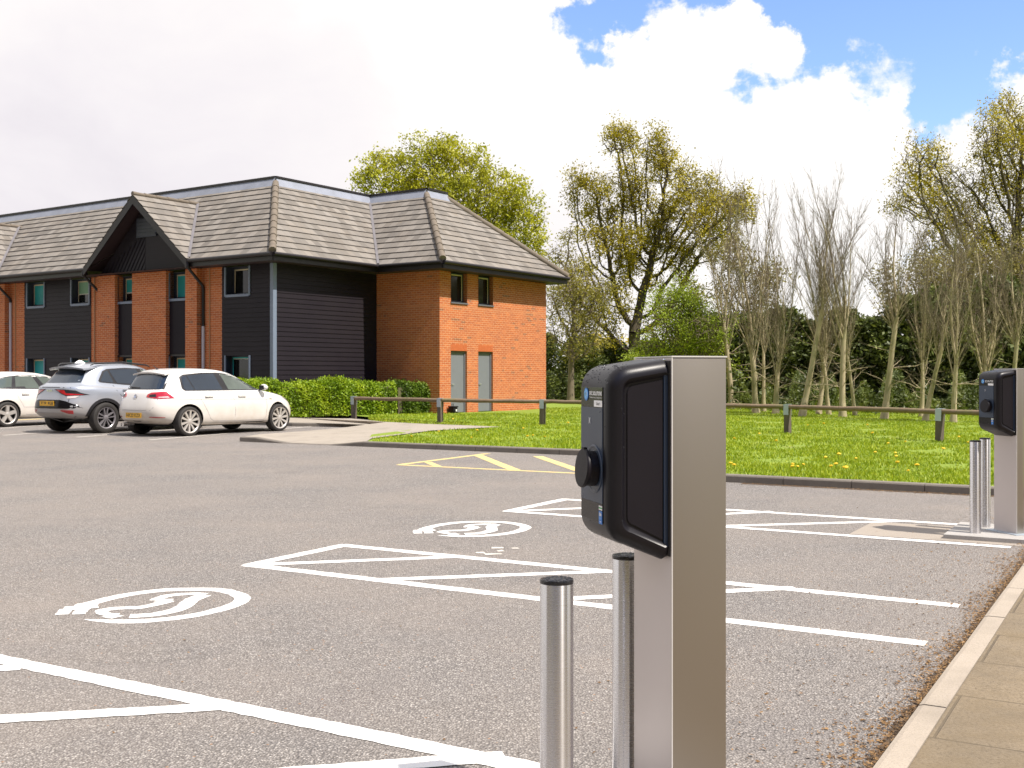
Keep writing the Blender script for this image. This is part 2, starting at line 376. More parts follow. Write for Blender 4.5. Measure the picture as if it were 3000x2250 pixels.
M['rimdark'] = plain('dark_wheel_well', (0.012, 0.011, 0.011), 0.6)
M['rimgrey'] = plain('grey_alloy', (0.36, 0.34, 0.36), 0.3, 0.6)
M['glass'] = plain('car_glass', (0.016, 0.026, 0.042), 0.03, var=0.4, scale=2.0, Specular_IOR_Level=0.8)
M['glasspale'] = plain('pale_car_glass', (0.085, 0.105, 0.090), 0.04, var=0.45, scale=2.2, Specular_IOR_Level=0.8)
M['carblack'] = plain('car_black_trim', (0.016, 0.015, 0.017), 0.4)
M['redlamp'] = plain('red_lamp', (0.42, 0.012, 0.018), 0.12, var=0.35, scale=12, Coat_Weight=1.0)
M['palelamp'] = plain('clear_lamp', (0.62, 0.56, 0.55), 0.12, Coat_Weight=1.0)
M['plate'] = plain('yellow_plate', (0.74, 0.40, 0.012), 0.35, var=0.05)
M['ink'] = plain('black_ink', (0.012, 0.012, 0.012), 0.5)
M['chrome'] = plain('chrome', (0.72, 0.72, 0.74), 0.12, 1.0, var=0.03)
M['white'] = plain('white_print', (0.85, 0.85, 0.86), 0.4, var=0.03)
M['skyblue'] = plain('sky_blue_print', (0.16, 0.46, 0.86), 0.4, var=0.05)
M['deepblue'] = plain('deep_blue_print', (0.008, 0.17, 0.58), 0.35, var=0.1)
M['green'] = plain('green_print', (0.10, 0.45, 0.15), 0.4)
M['carwhite'] = carpaint('white_car_paint', (0.74, 0.73, 0.715))
M['carwhite2'] = carpaint('old_white_car_paint', (0.76, 0.74, 0.71))
M['carsilver'] = carpaint('silver_car_paint', (0.33, 0.365, 0.43), 0.35)
M['cargrey'] = plain('grey_skid_plate', (0.33, 0.31, 0.31), 0.5, 0.2)
M['timber'] = make_bark('weathered_timber', (0.075, 0.058, 0.045), (0.17, 0.135, 0.105), 14)
M['rail'] = make_bark('weathered_rail', (0.13, 0.085, 0.05), (0.26, 0.19, 0.13), 10)
M['strap'] = plain('galvanised_strap', (0.42, 0.48, 0.54), 0.45, 0.4)
M['bark_oak'] = make_bark('oak_bark', (0.055, 0.042, 0.028), (0.12, 0.095, 0.06))
M['bark_pale'] = make_bark('pale_bark', (0.34, 0.275, 0.165), (0.50, 0.42, 0.28), 5)
M['bark_brown'] = make_bark('brown_bark', (0.13, 0.10, 0.07), (0.22, 0.175, 0.12))
M['leaf_gold'] = leafmat('golden_green_leaf', (0.22, 0.24, 0.012), (0.42, 0.42, 0.02), (0.60, 0.56, 0.04))
M['leaf_oak'] = leafmat('olive_oak_leaf', (0.185, 0.158, 0.012), (0.40, 0.34, 0.018), (0.60, 0.49, 0.03))
M['leaf_brown'] = leafmat('budding_brown_leaf', (0.17, 0.145, 0.05), (0.28, 0.245, 0.07), (0.40, 0.35, 0.10))
M['leaf_grey'] = leafmat('olive_grey_leaf', (0.17, 0.16, 0.03), (0.31, 0.28, 0.045), (0.45, 0.39, 0.07))
M['leaf_bright'] = leafmat('bright_green_leaf', (0.17, 0.24, 0.012), (0.30, 0.385, 0.02), (0.44, 0.50, 0.03))
M['leaf_yellow'] = leafmat('yellow_leaf', (0.35, 0.27, 0.01), (0.55, 0.43, 0.015), (0.70, 0.55, 0.03))
M['leaf_dark'] = leafmat('dark_evergreen_leaf', (0.03, 0.043, 0.009), (0.095, 0.125, 0.02), (0.22, 0.245, 0.04), 0.25)
M['leaf_hedge'] = leafmat('hedge_leaf', (0.085, 0.155, 0.005), (0.225, 0.345, 0.008), (0.43, 0.52, 0.018), 0.3)
M['blade'] = leafmat('grass_blade', (0.11, 0.175, 0.006), (0.27, 0.37, 0.008), (0.50, 0.52, 0.025), 0.3)
M['dandelion'] = plain('dandelion_yellow', (0.80, 0.50, 0.01), 0.6, var=0.1)
M['stemgreen'] = plain('stem_green', (0.12, 0.2, 0.02), 0.6)
M['litter'] = leafmat('dry_leaf', (0.085, 0.045, 0.02), (0.20, 0.11, 0.04), (0.36, 0.21, 0.08), 0.1)
M['water'] = plain('water_bead', (0.03, 0.03, 0.035), 0.04, 0.0, var=0.02, Specular_IOR_Level=0.7)
# ================================================================== THE GROUND
def poly_sheet(name, pts, mat, dens=None, kind='structure'):
    bm = bmesh.new(); vs = [bm.verts.new(p) for p in pts]; f = bm.faces.new(vs); f.normal_update()
    if f.normal.z < 0: f.normal_flip()
    bmesh.ops.triangulate(bm, faces=bm.faces[:])
    me = bpy.data.meshes.new(name); bm.to_mesh(me); bm.free(); me.materials.append(mat)
    return tag(link(name, me), kind=kind)
gm = MB(); gm.quad((-900, -300, -0.03), (900, -300, -0.03), (900, 1500, -0.03), (-900, 1500, -0.03)); tag(gm.build('ground', M['lawn']), kind='structure')
poly_sheet('car_park', [(-70, -30, 0), (26, -30, 0), (26, 40, 0), (-20, 60, 0), (-70, 60, 0)], M['asphalt'])

rng = random.Random(5)
_lay = [0]
def stroke(mb, pts, w, z=0.004, mi=0, step=0.05, jit=0.005, cyc=False):
    """painted band along pts with slightly ragged edges"""
    _lay[0] = (_lay[0]+1) % 14; z = 0.0016+_lay[0]*0.00016
    P = [Vector((p[0], p[1], 0)) for p in pts]
    if cyc: P.append(P[0])
    Q = []
    for a, b in zip(P, P[1:]):
        n = max(1, int((b-a).length/step)); Q += [a.lerp(b, k/n) for k in range(n)]
    Q.append(P[-1])
    L = []; Rr = []
    for i, q in enumerate(Q):
        d = (Q[min(i+1, len(Q)-1)]-Q[max(i-1, 0)])
        if cyc and i in (0, len(Q)-1): d = Q[1]-Q[-2]
        d.normalize(); nrm = Vector((-d.y, d.x, 0)); ww = w(i/(len(Q)-1)) if callable(w) else w
        L.append(q+nrm*(ww/2+rng.uniform(-jit, jit))+Vector((0, 0, z))); Rr.append(q-nrm*(ww/2+rng.uniform(-jit, jit))+Vector((0, 0, z)))
    n = len(Q); mb.add(L+Rr, [(n+i, n+i+1, i+1, i) for i in range(n-1)], mi)
def uvp(x, y):
    p = G(x, y); return (p.dot(BU), p.dot(BV))
ULEFT, UEND = -5.75, -1.05
def hatch(v0, v1, diags, name, u0=ULEFT, u1=UEND):
    m = MB(); w = 0.115
    stroke(m, [W(u0, v0), W(u1, v0)], w); stroke(m, [W(u0, v1), W(u1, v1)], w, 0.0045)
    stroke(m, [W(u0+0.03, v0-0.02), W(u0+0.03, v1+0.04)], w, 0.005)
    for (a, b) in diags: stroke(m, [W(*a), W(*b)], w*0.95, 0.0055)
    tag(m.build(name, M['white_paint']), kind='structure')
V = dict(D=2.33, C=3.40, B=6.00, A=7.08, F2=9.68, F1=10.93)
dg_mid = [((ULEFT+0.08, V['B']+0.05), uvp(1325, 1632)), (uvp(1110, 1699), uvp(1790, 1674)), (uvp(1600, 1757), uvp(2330, 1723))]
hatch(V['B'], V['A'], dg_mid, 'bay_marking')
sh = V['C']-V['A']
hatch(V['D'], V['C'], [((a[0], a[1]+sh), (b[0], b[1]+sh)) for a, b in dg_mid], 'bay_marking')
hatch(V['F2'], V['F1'], [((ULEFT+0.08, V['F2']+0.05), uvp(1850, 1483)), (uvp(1800, 1522), uvp(2263, 1499)), (uvp(2132, 1541), uvp(2669, 1526))], 'bay_marking')
ym = MB()
for a, b in (((1168, 1362), (1712, 1388)), ((1168, 1362), (1430, 1329)), ((1253, 1354), (1286, 1368)), ((1400, 1334), (1512, 1379)), ((1575, 1337), (1712, 1384))):
    stroke(ym, [G(*a), G(*b)], 0.12 if b[0] != 1512 and b[1] != 1384 else 0.17, 0.004+0.0006*len(ym.v) % 0.002)
tag(ym.build('yellow_bay_marking', M['yellow_paint']), kind='structure')
om = MB()
for a, b in (((10, 1275.5), (330, 1254)), ((224, 1281), (560, 1255)), ((439, 1289), (920, 1249)), ((-160, 1267), (200, 1241))):
    stroke(om, [G(*a), G(*b)], 0.10, 0.004, jit=0.008)
tag(om.build('parking_line', M['old_paint']), kind='structure')
yl = MB(); stroke(yl, [G(40, 1231), G(125, 1227)], 0.35, 0.004); tag(yl.build('yellow_parking_line', M['yellow_paint']), kind='structure')

# electric-vehicle symbols, read off the nearer one and repeated one bay further on
def sym(px):
    return [G(x/2.212, 1650+y/2.212) for x, y in px]
cable = sym([(560, 268), (700, 232), (860, 200), (1030, 179), (1200, 170), (1380, 172), (1490, 187), (1555, 212), (1568, 240), (1520, 270), (1420, 303), (1290, 333), (1130, 358), (960, 374), (800, 379), (690, 376), (545, 366)])
def smooth(P, k=4):
    out = []
    for i in range(len(P)-1):
        a, b, c, d = P[max(i-1, 0)], P[i], P[i+1], P[min(i+2, len(P)-1)]
        for j in range(k):
            t = j/k; out.append(0.5*((2*b)+(-a+c)*t+(2*a-5*b+4*c-d)*t*t+(-a+3*b-3*c+d)*t**3))
    return out+[P[-1]]
def ev_symbol(shift, du=0.0):
    m = MB(); o = BV*shift+BU*du
    cw = lambda t: 0.098 if t < 0.9 else 0.098*(1-t)/0.1+0.008
    stroke(m, [p+o for p in smooth(cable)], cw, 0.004, step=0.03)
    for pts, w in (([(840, 345), (1000, 334), (1160, 298), (1215, 262), (1250, 235), (1330, 207)], 0.10),
                   ([(1335, 203), (1230, 200), (1090, 212), (1025, 232), (1010, 242)], 0.075),
                   ([(1010, 242), (1115, 242)], 0.075), ([(1100, 244), (1010, 268), (905, 289), (800, 292), (690, 302), (650, 318)], 0.08),
                   ([(650, 318), (700, 335), (770, 335)], 0.07), ([(770, 338), (690, 356)], 0.09)):
        stroke(m, [p+o for p in smooth(sym(pts))], w, 0.005, step=0.03)
    for pts, w in (([(575, 264), (545, 285)], 0.13), ([(635, 281), (520, 291), (412, 297)], 0.10), ([(432, 300), (396, 336)], 0.075), ([(545, 296), (506, 334)], 0.075)):
        stroke(m, [p+o for p in sym(pts)], w, 0.0055, step=0.03)
    tag(m.build('vehicle_charging_symbol', M['white_paint']), kind='structure')
ev_symbol(0.0); ev_symbol(3.72, -0.12)
gh = MB()
for a, b in (((1440, 1606), (1475, 1606)), ((1395, 1621), (1420, 1620)), ((1420, 1625), (1470, 1623)), ((1455, 1615), (1475, 1614)), ((1500, 1608), (1520, 1607))):
    stroke(gh, [G(*a), G(*b)], 0.05, 0.004, jit=0.02)
tag(gh.build('faded_paint_marks', M['old_paint']), kind='structure')

# ---- kerbs
def kerb(name, pts, mat, w=0.125, h=0.10, stone=0.915, heights=None, side=1):
    """row of kerbstones; pts run along the road edge, the stone lies to the left of travel (side=1)"""
    m = MB(); P = [Vector((p[0], p[1], 0)) for p in pts]
    hs = heights or [h]*len(P)
    for (a, b, ha, hb) in zip(P, P[1:], hs, hs[1:]):
        L = (b-a).length; n = max(1, round(L/stone))
        d = (b-a)/L; nr = Vector((-d.y, d.x, 0))*side
        for k in range(n):
            s0, s1 = k/n, (k+1)/n; g = 0.004/L
            p, q = a.lerp(b, s0+g), a.lerp(b, s1-g); h0, h1 = ha+(hb-ha)*s0+rng.uniform(-.003, .003), ha+(hb-ha)*s1
            sec = lambda c, hh: [c+Vector((0, 0, -0.1)), c+Vector((0, 0, max(hh-0.022, -0.02))), c+nr*0.010+Vector((0, 0, hh-0.006)), c+nr*0.03+Vector((0, 0, hh)), c+nr*w+Vector((0, 0, hh)), c+nr*w+Vector((0, 0, -0.1))]
            A, B = sec(p, h0), sec(q, h1); N = 6
            m.add(A+B, [(i, i+1, N+i+1, N+i) for i in range(N-1)]+[tuple(range(N)), tuple(range(2*N-1, N-1, -1))])
    return tag(m.build(name, mat, recalc=True), kind='structure')
UK = -0.83
kerb('near_kerb', [W(UK, -12), W(UK, 13.72)], M['kerbpale'], side=-1, w=0.11)
corner = [W(-8.0, 17.0), W(-7.45, 16.75), W(-6.9, 16.2), W(-6.2, 15.2), W(-5.6, 14.3), W(-5.3, 13.95), W(-4.95, 13.74)]
tip = G(702.6, 1293.6)
tip_uv = (tip.dot(BU), tip.dot(BV))
line = [W(tip_uv[0], 17.0), W(tip_uv[0]+0.4, 17.0), W(tip_uv[0]+1.3, 17.0), W(tip_uv[0]+2.3, 17.0), W(tip_uv[0]+3.2, 17.0), W(-9.0, 17.0)]+corner
kerb('verge_kerb', line, M['kerb'], heights=[0.10, 0.10, 0.012, 0.012, 0.10, 0.10]+[0.10]*len(corner))
kerb('verge_kerb', [W(-4.95, 13.74), W(UK+0.1, 13.72)], M['kerb'])
kerb('verge_kerb', [W(UK+0.1, 13.72), W(8, 13.72)], M['kerb'])
thL = R(34.2); DL = Vector((-math.cos(thL), math.sin(thL), 0)); DR = Vector((math.sin(thL), math.cos(thL), 0))
k1 = G(856, 1249); kerb('parking_kerb', [k1+DL*26, k1, G(1004, 1251), G(1131, 1247.5)], M['kerb'], heights=[0.10, 0.10, 0.09, 0.005])

# ---- pavement by the chargers, concrete path across the verge, lawn
poly_sheet('pavement', [W(UK+0.112, -12, 0.096), W(9, -12, 0.096), W(9, 13.72, 0.096), W(UK+0.112, 13.72, 0.096)], M['slab'])
def gz(x, y, z): return G(x, y, z)
Ltip = W(tip_uv[0]+0.02, 17.125, 0.098)
path_pts = [Ltip, W(tip_uv[0]+0.4, 17.125, 0.098), W(tip_uv[0]+1.3, 17.125, 0.012), W(tip_uv[0]+2.3, 17.125, 0.012), W(tip_uv[0]+3.2, 17.125, 0.098),
            gz(1089, 1284, 0.102), gz(1265, 1261, 0.104), gz(1360, 1256, 0.106), gz(1467, 1250, 0.108), gz(1380, 1246.5, 0.108), gz(1250, 1242, 0.106), gz(1192, 1239, 0.106), gz(1131, 1236, 0.106), gz(1030, 1226, 0.106), gz(867, 1224, 0.106),
            k1+DL*26+DR*2.6+Vector((0, 0, 0.106)), k1+DL*26+DR*0.13+Vector((0, 0, 0.098)), k1+DR*0.13+Vector((0, 0, 0.098)), gz(1004, 1242, 0.088), gz(1131, 1246, 0.01), gz(1004, 1253, 0.006), gz(903, 1262, 0.006), gz(760, 1272, 0.04)]
poly_sheet('footpath', path_pts, M['path'])
# lumpy lawn sheet
def lawn_sheet():
    front = [W(tip_uv[0]+3.2, 17.12), W(-9.0, 17.12)]+[p+(BV*0.10+BU*0.05) for p in corner]+[W(UK+0.1, 13.84), W(12, 13.84), Vector((90, -20, 0)), Vector((200, 180, 0)), Vector((-120, 180, 0)), k1+DL*26+DR*2.4, gz(867, 1223, 0), gz(1030, 1225, 0), gz(1131, 1235, 0), gz(1192, 1238, 0), gz(1250, 1241.5, 0), gz(1380, 1246, 0), gz(1360, 1256.5, 0), gz(1265, 1261.5, 0), gz(1089, 1284.5, 0)]
    outline = [Vector((p.x, p.y)) for p in front]
    r = random.Random(3); pts = list(outline); n0 = len(pts)
    def inside(q):
        c = False; j = n0-1
        for i in range(n0):
            a, b = outline[i], outline[j]
            if (a.y > q.y) != (b.y > q.y) and q.x < (b.x-a.x)*(q.y-a.y)/(b.y-a.y)+a.x: c = not c
            j = i
        return c
    for i in range(70):
        for j in range(60):
            q = Vector((-8+i*0.55+r.uniform(-.15, .15), 12+j*0.55+r.uniform(-.15, .15)))
            if inside(q): pts.append(q)
    vs, es, fs, *_ = delaunay_2d_cdt(pts, [], [tuple(range(n0))], 1, 1e-4)
    out = [Vector((v.x, v.y, 0.088 if i < n0 else 0.078+r.uniform(-0.012, 0.014))) for i, v in enumerate(vs)]
    me = bpy.data.meshes.new('lawn'); me.from_pydata(out, [], [tuple(f) for f in fs]); me.materials.append(M['lawn'])
    o = tag(link('lawn', me), kind='structure'); return inside
lawn_in = lawn_sheet()

# ---- grass blades, dandelions, leaf litter
def blades():
    r = np.random.default_rng(2); n = 210000
    # denser close by; spread over what the eye sees between 12 and 42 m
    d = 12.0+32*r.random(n)**1.35; x = (r.random(n)*1900+1080-CEN)/FOC*d
    P = np.stack([x, d], 1)
    v = P@np.array([BV.x, BV.y]); u = P@np.array([BU.x, BU.y])
    yy = HOR+FOC*(EYE-0.1)/d; xx = CEN+FOC*x/d
    ok = ((v > 17.16) & ~((xx < 1092) & (yy > 1238))) | ((v > 13.90) & (u > -4.7)) | ((v > 14.2) & (u > -5.2)) | ((u+6.2)*0.82+(v-15.2)*0.57 > 0.14) & (v > 13.9) & (u > -8.0)
    # leave the concrete path clear
    yy = HOR+FOC*(EYE-0.1)/d; xx = CEN+FOC*x/d
    lower = np.interp(xx, [1050, 1089, 1265, 1360, 1467], [1290, 1284, 1261, 1256, 1250]); upper = np.interp(xx, [867, 1030, 1131, 1192, 1250, 1380, 1467], [1223, 1225, 1236, 1239, 1242, 1246, 1250])
    onpath = (xx < 1462) & (yy < lower) & (yy > upper)
    hid = (xx < 1600) & (yy < 1209)
    # worn patches
    pn = np.sin(x*1.7+0.6*d)*np.sin(d*1.1-0.8*x+2)+0.5*np.sin(x*4.1+1)*np.sin(d*3.3)
    ok &= ~onpath & ~hid & ((pn < 0.72) | (r.random(n) < 0.12))
    P = P[ok]; n = len(P); dd = d[ok]
    clump = 0.6+0.8*np.clip(0.5+0.5*np.sin(P[:, 0]*2.3+np.sin(P[:, 1]*1.9)*2)*np.sin(P[:, 1]*2.9+1.3), 0, 1)
    h = (0.014+0.036*r.random(n)**2)*clump; w = 0.006+0.006*r.random(n)+dd*0.0002
    a = r.random(n)*2*PI; lean = (r.random((n, 2))-0.5)*0.07
    vv = np.zeros((n, 3, 3)); c, s = np.cos(a)*w, np.sin(a)*w
    vv[:, 0] = np.stack([P[:, 0]-c, P[:, 1]-s, np.full(n, 0.075)], 1); vv[:, 1] = np.stack([P[:, 0]+c, P[:, 1]+s, np.full(n, 0.075)], 1)
    vv[:, 2] = np.stack([P[:, 0]+lean[:, 0], P[:, 1]+lean[:, 1], 0.092+h], 1)
    rnd = np.stack([r.random(n), r.random(n)], 1)
    tag(fast_mesh('grass', vv.reshape(-1, 3), np.arange(3*n).reshape(-1, 3), M['blade'], rnd), kind='stuff')
blades()
def dandelions():
    m = MB(); m.tube([(0, 0, 0), (0.004, 0, 0.09)], 0.004, 5, 1); m.lathe([(0.0, 0.082), (0.024, 0.088), (0.032, 0.102), (0.02, 0.112), (0.0, 0.115)], 9, 0)
    proto = m.build('dandelion', [M['dandelion'], M['stemgreen']])
    lab = 'small yellow dandelion flower in the grass verge'
    r = random.Random(11); k = 0
    spots = [(2140, 1372), (2150, 1378), (2320, 1373), (2335, 1377), (2328, 1382), (2350, 1371), (2438, 1381), (2452, 1376), (2474, 1383), (2480, 1386), (2508, 1353), (2566, 1337), (2620, 1337), (2626, 1349), (2685, 1375), (2630, 1372), (2664, 1391), (2150, 1294), (2275, 1303), (2368, 1252), (2412, 1250), (2540, 1253), (2655, 1303), (1560, 1282), (1535, 1264), (1285, 1273), (1380, 1290), (1203, 1286), (1395, 1272), (1596, 1287), (1548, 1289), (2810, 1288), (2836, 1305), (2604, 1308), (2225, 1278), (2420, 1352), (2455, 1347), (2690, 1378), (2560, 1280), (1325, 1235), (1665, 1249), (2760, 1330)]
    for i, (x, y) in enumerate(spots):
        o = proto if i == 0 else proto.copy()
        if i: COL.objects.link(o)
        o.location = G(x, y+2, 0.085); o.rotation_euler = (r.uniform(-.25, .25), r.uniform(-.25, .25), r.uniform(0, 6)); s = r.uniform(0.65, 1.1); o.scale = (s, s, s)
        tag(o, lab, 'dandelion', 'dandelions scattered over the verge')
dandelions()
sm_ = MB()
for k in range(2): stroke(sm_, [W(UK-0.025-0.03*k, 1.0), W(UK-0.025-0.03*k, 13.5)], 0.05, 0.003, step=0.02, jit=0.02)
stroke(sm_, [W(-4.6, 13.66), W(-1.0, 13.66)], 0.10, 0.003, step=0.04, jit=0.03)
tag(sm_.build('kerbside_soil', M['soil']), kind='structure')
def litter():
    r = np.random.default_rng(4)
    parts = []
    n = 11000; t = r.random(n)**1.3*13.5-0.0; off = np.abs(r.normal(0, 0.085, n))*(0.6+0.8*np.abs(np.sin(t*1.7))); parts.append(np.stack([UK-0.012-off, 1.8+t*0.85], 1))
    n = 1500; parts.append(np.stack([UK-0.05-np.abs(r.normal(0, 0.45, n)), 1.8+r.random(n)*11], 1))
    n = 1300; parts.append(np.stack([-4.6+r.random(n)*3.7, 13.70-np.abs(r.normal(0, 0.09, n))], 1))
    n = 260; parts.append(np.stack([-8.5+r.random(n)*7.2, 2+r.random(n)*11], 1))
    P = np.concatenate(parts); n = len(P)
    xy = P[:, :1]*np.array([[BU.x, BU.y]])+P[:, 1:]*np.array([[BV.x, BV.y]])
    z = 0.006+0.02*r.random(n)*(np.abs(P[:, 0]-UK) < 0.12)
    a = r.random(n)*2*PI; s = 0.003+0.009*r.random(n)**1.5; e = 0.25+0.6*r.random(n)
    q = np.zeros((n, 4, 3))
    for k, (du, dv) in enumerate(((-1, 0), (0, -1), (1, 0), (0, 1))):
        lx, ly = du*s, dv*s*e
        q[:, k, 0] = xy[:, 0]+np.cos(a)*lx-np.sin(a)*ly; q[:, k, 1] = xy[:, 1]+np.sin(a)*lx+np.cos(a)*ly; q[:, k, 2] = z+(r.random(n)-0.4)*0.008
    q[:, :, 2] = np.maximum(q[:, :, 2], 0.003)
    tag(fast_mesh('leaf_litter', q.reshape(-1, 3), np.arange(4*n).reshape(-1, 4), M['litter'], np.stack([r.random(n), r.random(n)], 1)), kind='stuff')
litter()

# ================================================================== CHARGING POINTS
def pad(u0, u1, v0, v1, h, mat, name, M_=None):
    m = MB(); c = [W(u0, v0), W(u1, v0), W(u1, v1), W(u0, v1)]
    m.add([p+Vector((0, 0, -0.05)) for p in c]+[p+Vector((0, 0, h)) for p in c], [(0,3,2,1),(4,5,6,7),(0,1,5,4),(1,2,6,5),(2,3,7,6),(3,0,4,7)])
    return tag(m.build(name, mat, recalc=True), kind='structure')
pad(-1.60, UK-0.01, 9.93, 10.86, 0.035, M['plinth'], 'plinth')
pad(-1.66, UK-0.01, 2.38, 3.42, 0.035, M['plinth'], 'plinth')
poly_sheet('concrete_patch', [W(-2.35, 9.80, 0.001), W(UK-0.01, 9.80, 0.001), W(UK-0.01, 10.80, 0.001), W(-2.35, 10.72, 0.001)], M['pad'])

TH = R(74.3)   # post turned 45 degrees to the kerb so that one socket serves both bays
Q3 = Vector((math.sin(TH), math.cos(TH), 0)); P3 = Vector((-math.cos(TH), math.sin(TH), 0))
RZQ = math.atan2(Q3.y, Q3.x)
def charge_point(name, label, loc, depth, socket_text):
    t = thing(name, label, 'charging point', loc, RZQ, 'electric vehicle charging points')
    z0, zt, wy = 0.035, 1.433, 0.277
    p = MB(); p.bbox(0, 0, z0, depth, wy, zt-0.004, 0.004); p.build('post', M['post'], t, smooth=30)
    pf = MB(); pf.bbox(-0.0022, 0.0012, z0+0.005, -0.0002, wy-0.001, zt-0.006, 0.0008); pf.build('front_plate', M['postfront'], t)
    post = t.children[0]
    c = MB(); c.box(-0.002, -0.002, zt-0.004, depth+0.002, wy+0.002, zt); c.box(-0.0015, -0.0012, 0.05, 0.0015, 0.0005, zt-0.004)
    c.build('cap', M['postedge'], post)
    for y in (0.05, 0.13, 0.22):
        s = MB(); s.lathe([(0.005, 0), (0.004, 0.003), (0, 0.0035)], 10, 0, Matrix.Translation((-0.0022, y, zt-0.012))@Matrix.Rotation(-PI/2, 4, 'Y')); s.build('screw', M['chrome'], post)
    f = MB(); f.bbox(-0.05, -0.05, 0.033, depth+0.05, wy+0.05, 0.043, 0.003)
    f.build('base_plate', M['strap'], t)
    # --- housing: a deep moulded case, its outline in (x, z) drawn out along y
    def outline(ins, n=7):
        xf, xb = -0.183+ins, -0.004
        zl_b, zl_f, zu_b, zu_f = 0.862+ins, 0.905+ins, 1.424-ins, 1.408-ins
        r = max(0.068-ins*0.85, 0.022)
        def corner(cx, cz, a0, a1): return [(cx+r*math.cos(a0+(a1-a0)*k/n), cz+r*math.sin(a0+(a1-a0)*k/n)) for k in range(n+1)]
        lower = corner(xf+r, zl_f+r, PI, 1.5*PI-0.20); upper = corner(xf+r, zu_f-r, 0.5*PI+0.07, PI)
        return [(xb, zl_b+0.004)]+[(xb-0.012, zl_b-0.002)]+lower[::-1]+upper[::-1]+[(xb-0.012, zu_b)]+[(xb, zu_b-0.004)]
    y0, y1, RR = 0.010, 0.252, 0.037
    loops = []
    for k in range(7):
        a = (PI/2)*k/6; loops.append((RR*(1-math.sin(a)), y0+RR*(1-math.cos(a))))
    side = [(i, y) for i, y in loops]
    mirror = [(i*0.35, y1-(y-y0)*0.35) for i, y in loops][::-1]
    rec = [(RR+0.030, y0+0.0135), (RR+0.026, y0+0.014), (RR+0.013, y0+0.013), (RR+0.0025, y0+0.0015)]
    seq = rec+side+mirror
    h = MB(); n = len(outline(0)); vs = []; fs = []
    for (ins, y) in seq: vs += [Vector((x, y, z)) for x, z in outline(ins)]
    mi = []
    for i in range(len(seq)-1):
        for k in range(n-1):
            h_f = (i*n+k, i*n+k+1, (i+1)*n+k+1, (i+1)*n+k); fs.append(h_f)
    fs.append(tuple(range(n-1, -1, -1))); fs.append(tuple(range((len(seq)-1)*n, len(seq)*n)))
    fs += [((len(seq)-1-i)*n, (len(seq)-2-i)*n, (len(seq)-2-i)*n+n-1, (len(seq)-1-i)*n+n-1) for i in range(len(seq)-1)]
    h.add(vs, fs); hs = h.build('housing', M['blackplastic'], t, recalc=True, smooth=35)
    sp = MB(); pts = [(x, z) for x, z in outline(RR+0.021)]
    pm = Matrix.Translation((0, y0+0.0145, 0))@Matrix.Rotation(PI/2, 4, 'X')
    sp.prism([(min(x, -0.020), z) for x, z in pts], 0.004, pm)
    sp.build('side_panel', M['mattplastic'], hs, recalc=True)
    sg = MB(); sg.bbox(-0.017, y0+0.006, 0.905, -0.003, y0+0.03, 1.39, 0.003); sg.build('side_rail', M['panelblue'], hs)
    gk = MB(); gk.bbox(-0.006, 0.004, 0.872, 0.0, 0.258, 1.420, 0.003); gk.build('gasket', M['rubber'], hs)
    # --- front: flat face at x=-0.183, y from RR+y0 to y1
    XF = -0.1845; ya, yb = 0.0575, 0.236
    fp = MB(); fp.bbox(XF-0.0012, ya, 1.019, -0.175, yb, 1.287, 0.001); fp.build('display_panel', M['panelblue'], hs)
    gb = MB(); gb.bbox(XF-0.0006, ya, 1.2875, -0.175, yb, 1.345, 0.0006); gb.build('front_trim', M['glossblack'], hs)
    gb = MB(); gb.bbox(XF-0.0006, ya, 0.965, -0.175, yb, 1.0185, 0.0006); gb.build('front_trim', M['glossblack'], hs)
    F = lambda y, z, o=0.0018: Matrix.Translation((XF-o, y, z))@Matrix(((0, 0, -1, 0), (-1, 0, 0, 0), (0, 1, 0, 0), (0, 0, 0, 1)))   # x -> -y, y -> z, facing -x
    lg = MB()
    lg.lathe([(0.0185, 0), (0.0185, 0.0006), (0, 0.0006)], 28, 0, F(0.188, 1.324)); lg.lathe([(0.0145, 0), (0.0145, 0.001), (0, 0.001)], 28, 1, F(0.188, 1.324))
    text(lg, 'e', F(0.199, 1.3195, 0.0032), 0.008, 0.0065, 2); text(lg, 'V', F(0.192, 1.3195, 0.0032), 0.010, 0.0075, 3); text(lg, 'C', F(0.1855, 1.3195, 0.0032), 0.009, 0.008, 4)
    text(lg, 'EVC SOLUTIONS', F(0.160, 1.3215), 0.0115, 0.100, 4, 0.035); text(lg, 'The Electric Vehicle Charging Specialists', F(0.160, 1.3125), 0.0052, 0.100, 4)
    lg.build('logo', [M['deepblue'], M['skyblue'], M['green'], M['deepblue'], M['white']], hs)
    lb = MB(); lb.box(XF-0.0016, ya+0.001, 1.2895, XF, 0.124, 1.3075, 0)
    if socket_text: text(lb, socket_text, F(0.104, 1.2945, 0.0022), 0.0085, 0.030, 1)
    lb.build('socket_label', [M['white'], M['ink']], hs)
    ic = MB()
    for dy, sg_ in ((0.0, 1), (0.014, -1)):
        for k in range(2):
            q = [Vector((XF-0.0022, 0.166-dy-sg_*(0.0012*k*2+0.003*abs(math.cos(a))), 1.249+0.0095*math.sin(a)*(1-0.12*k))) for a in np.linspace(-1.2, 1.2, 7)]
            ic.tube(q, 0.0007, 4)
    ic.build('card_reader_icon', M['white'], hs)
    dl = MB(); Fm = F(0.122, 1.113, 0.0012)
    dl.lathe([(0.0685, 0.0), (0.0685, 0.002), (0.066, 0.0035), (0.062, 0.0035), (0.060, 0.001), (0.058, 0.001)], 48, 1, Fm)
    tl = Fm@Matrix.Translation((0, 0, 0))@Matrix.Rotation(R(-5), 4, 'X')
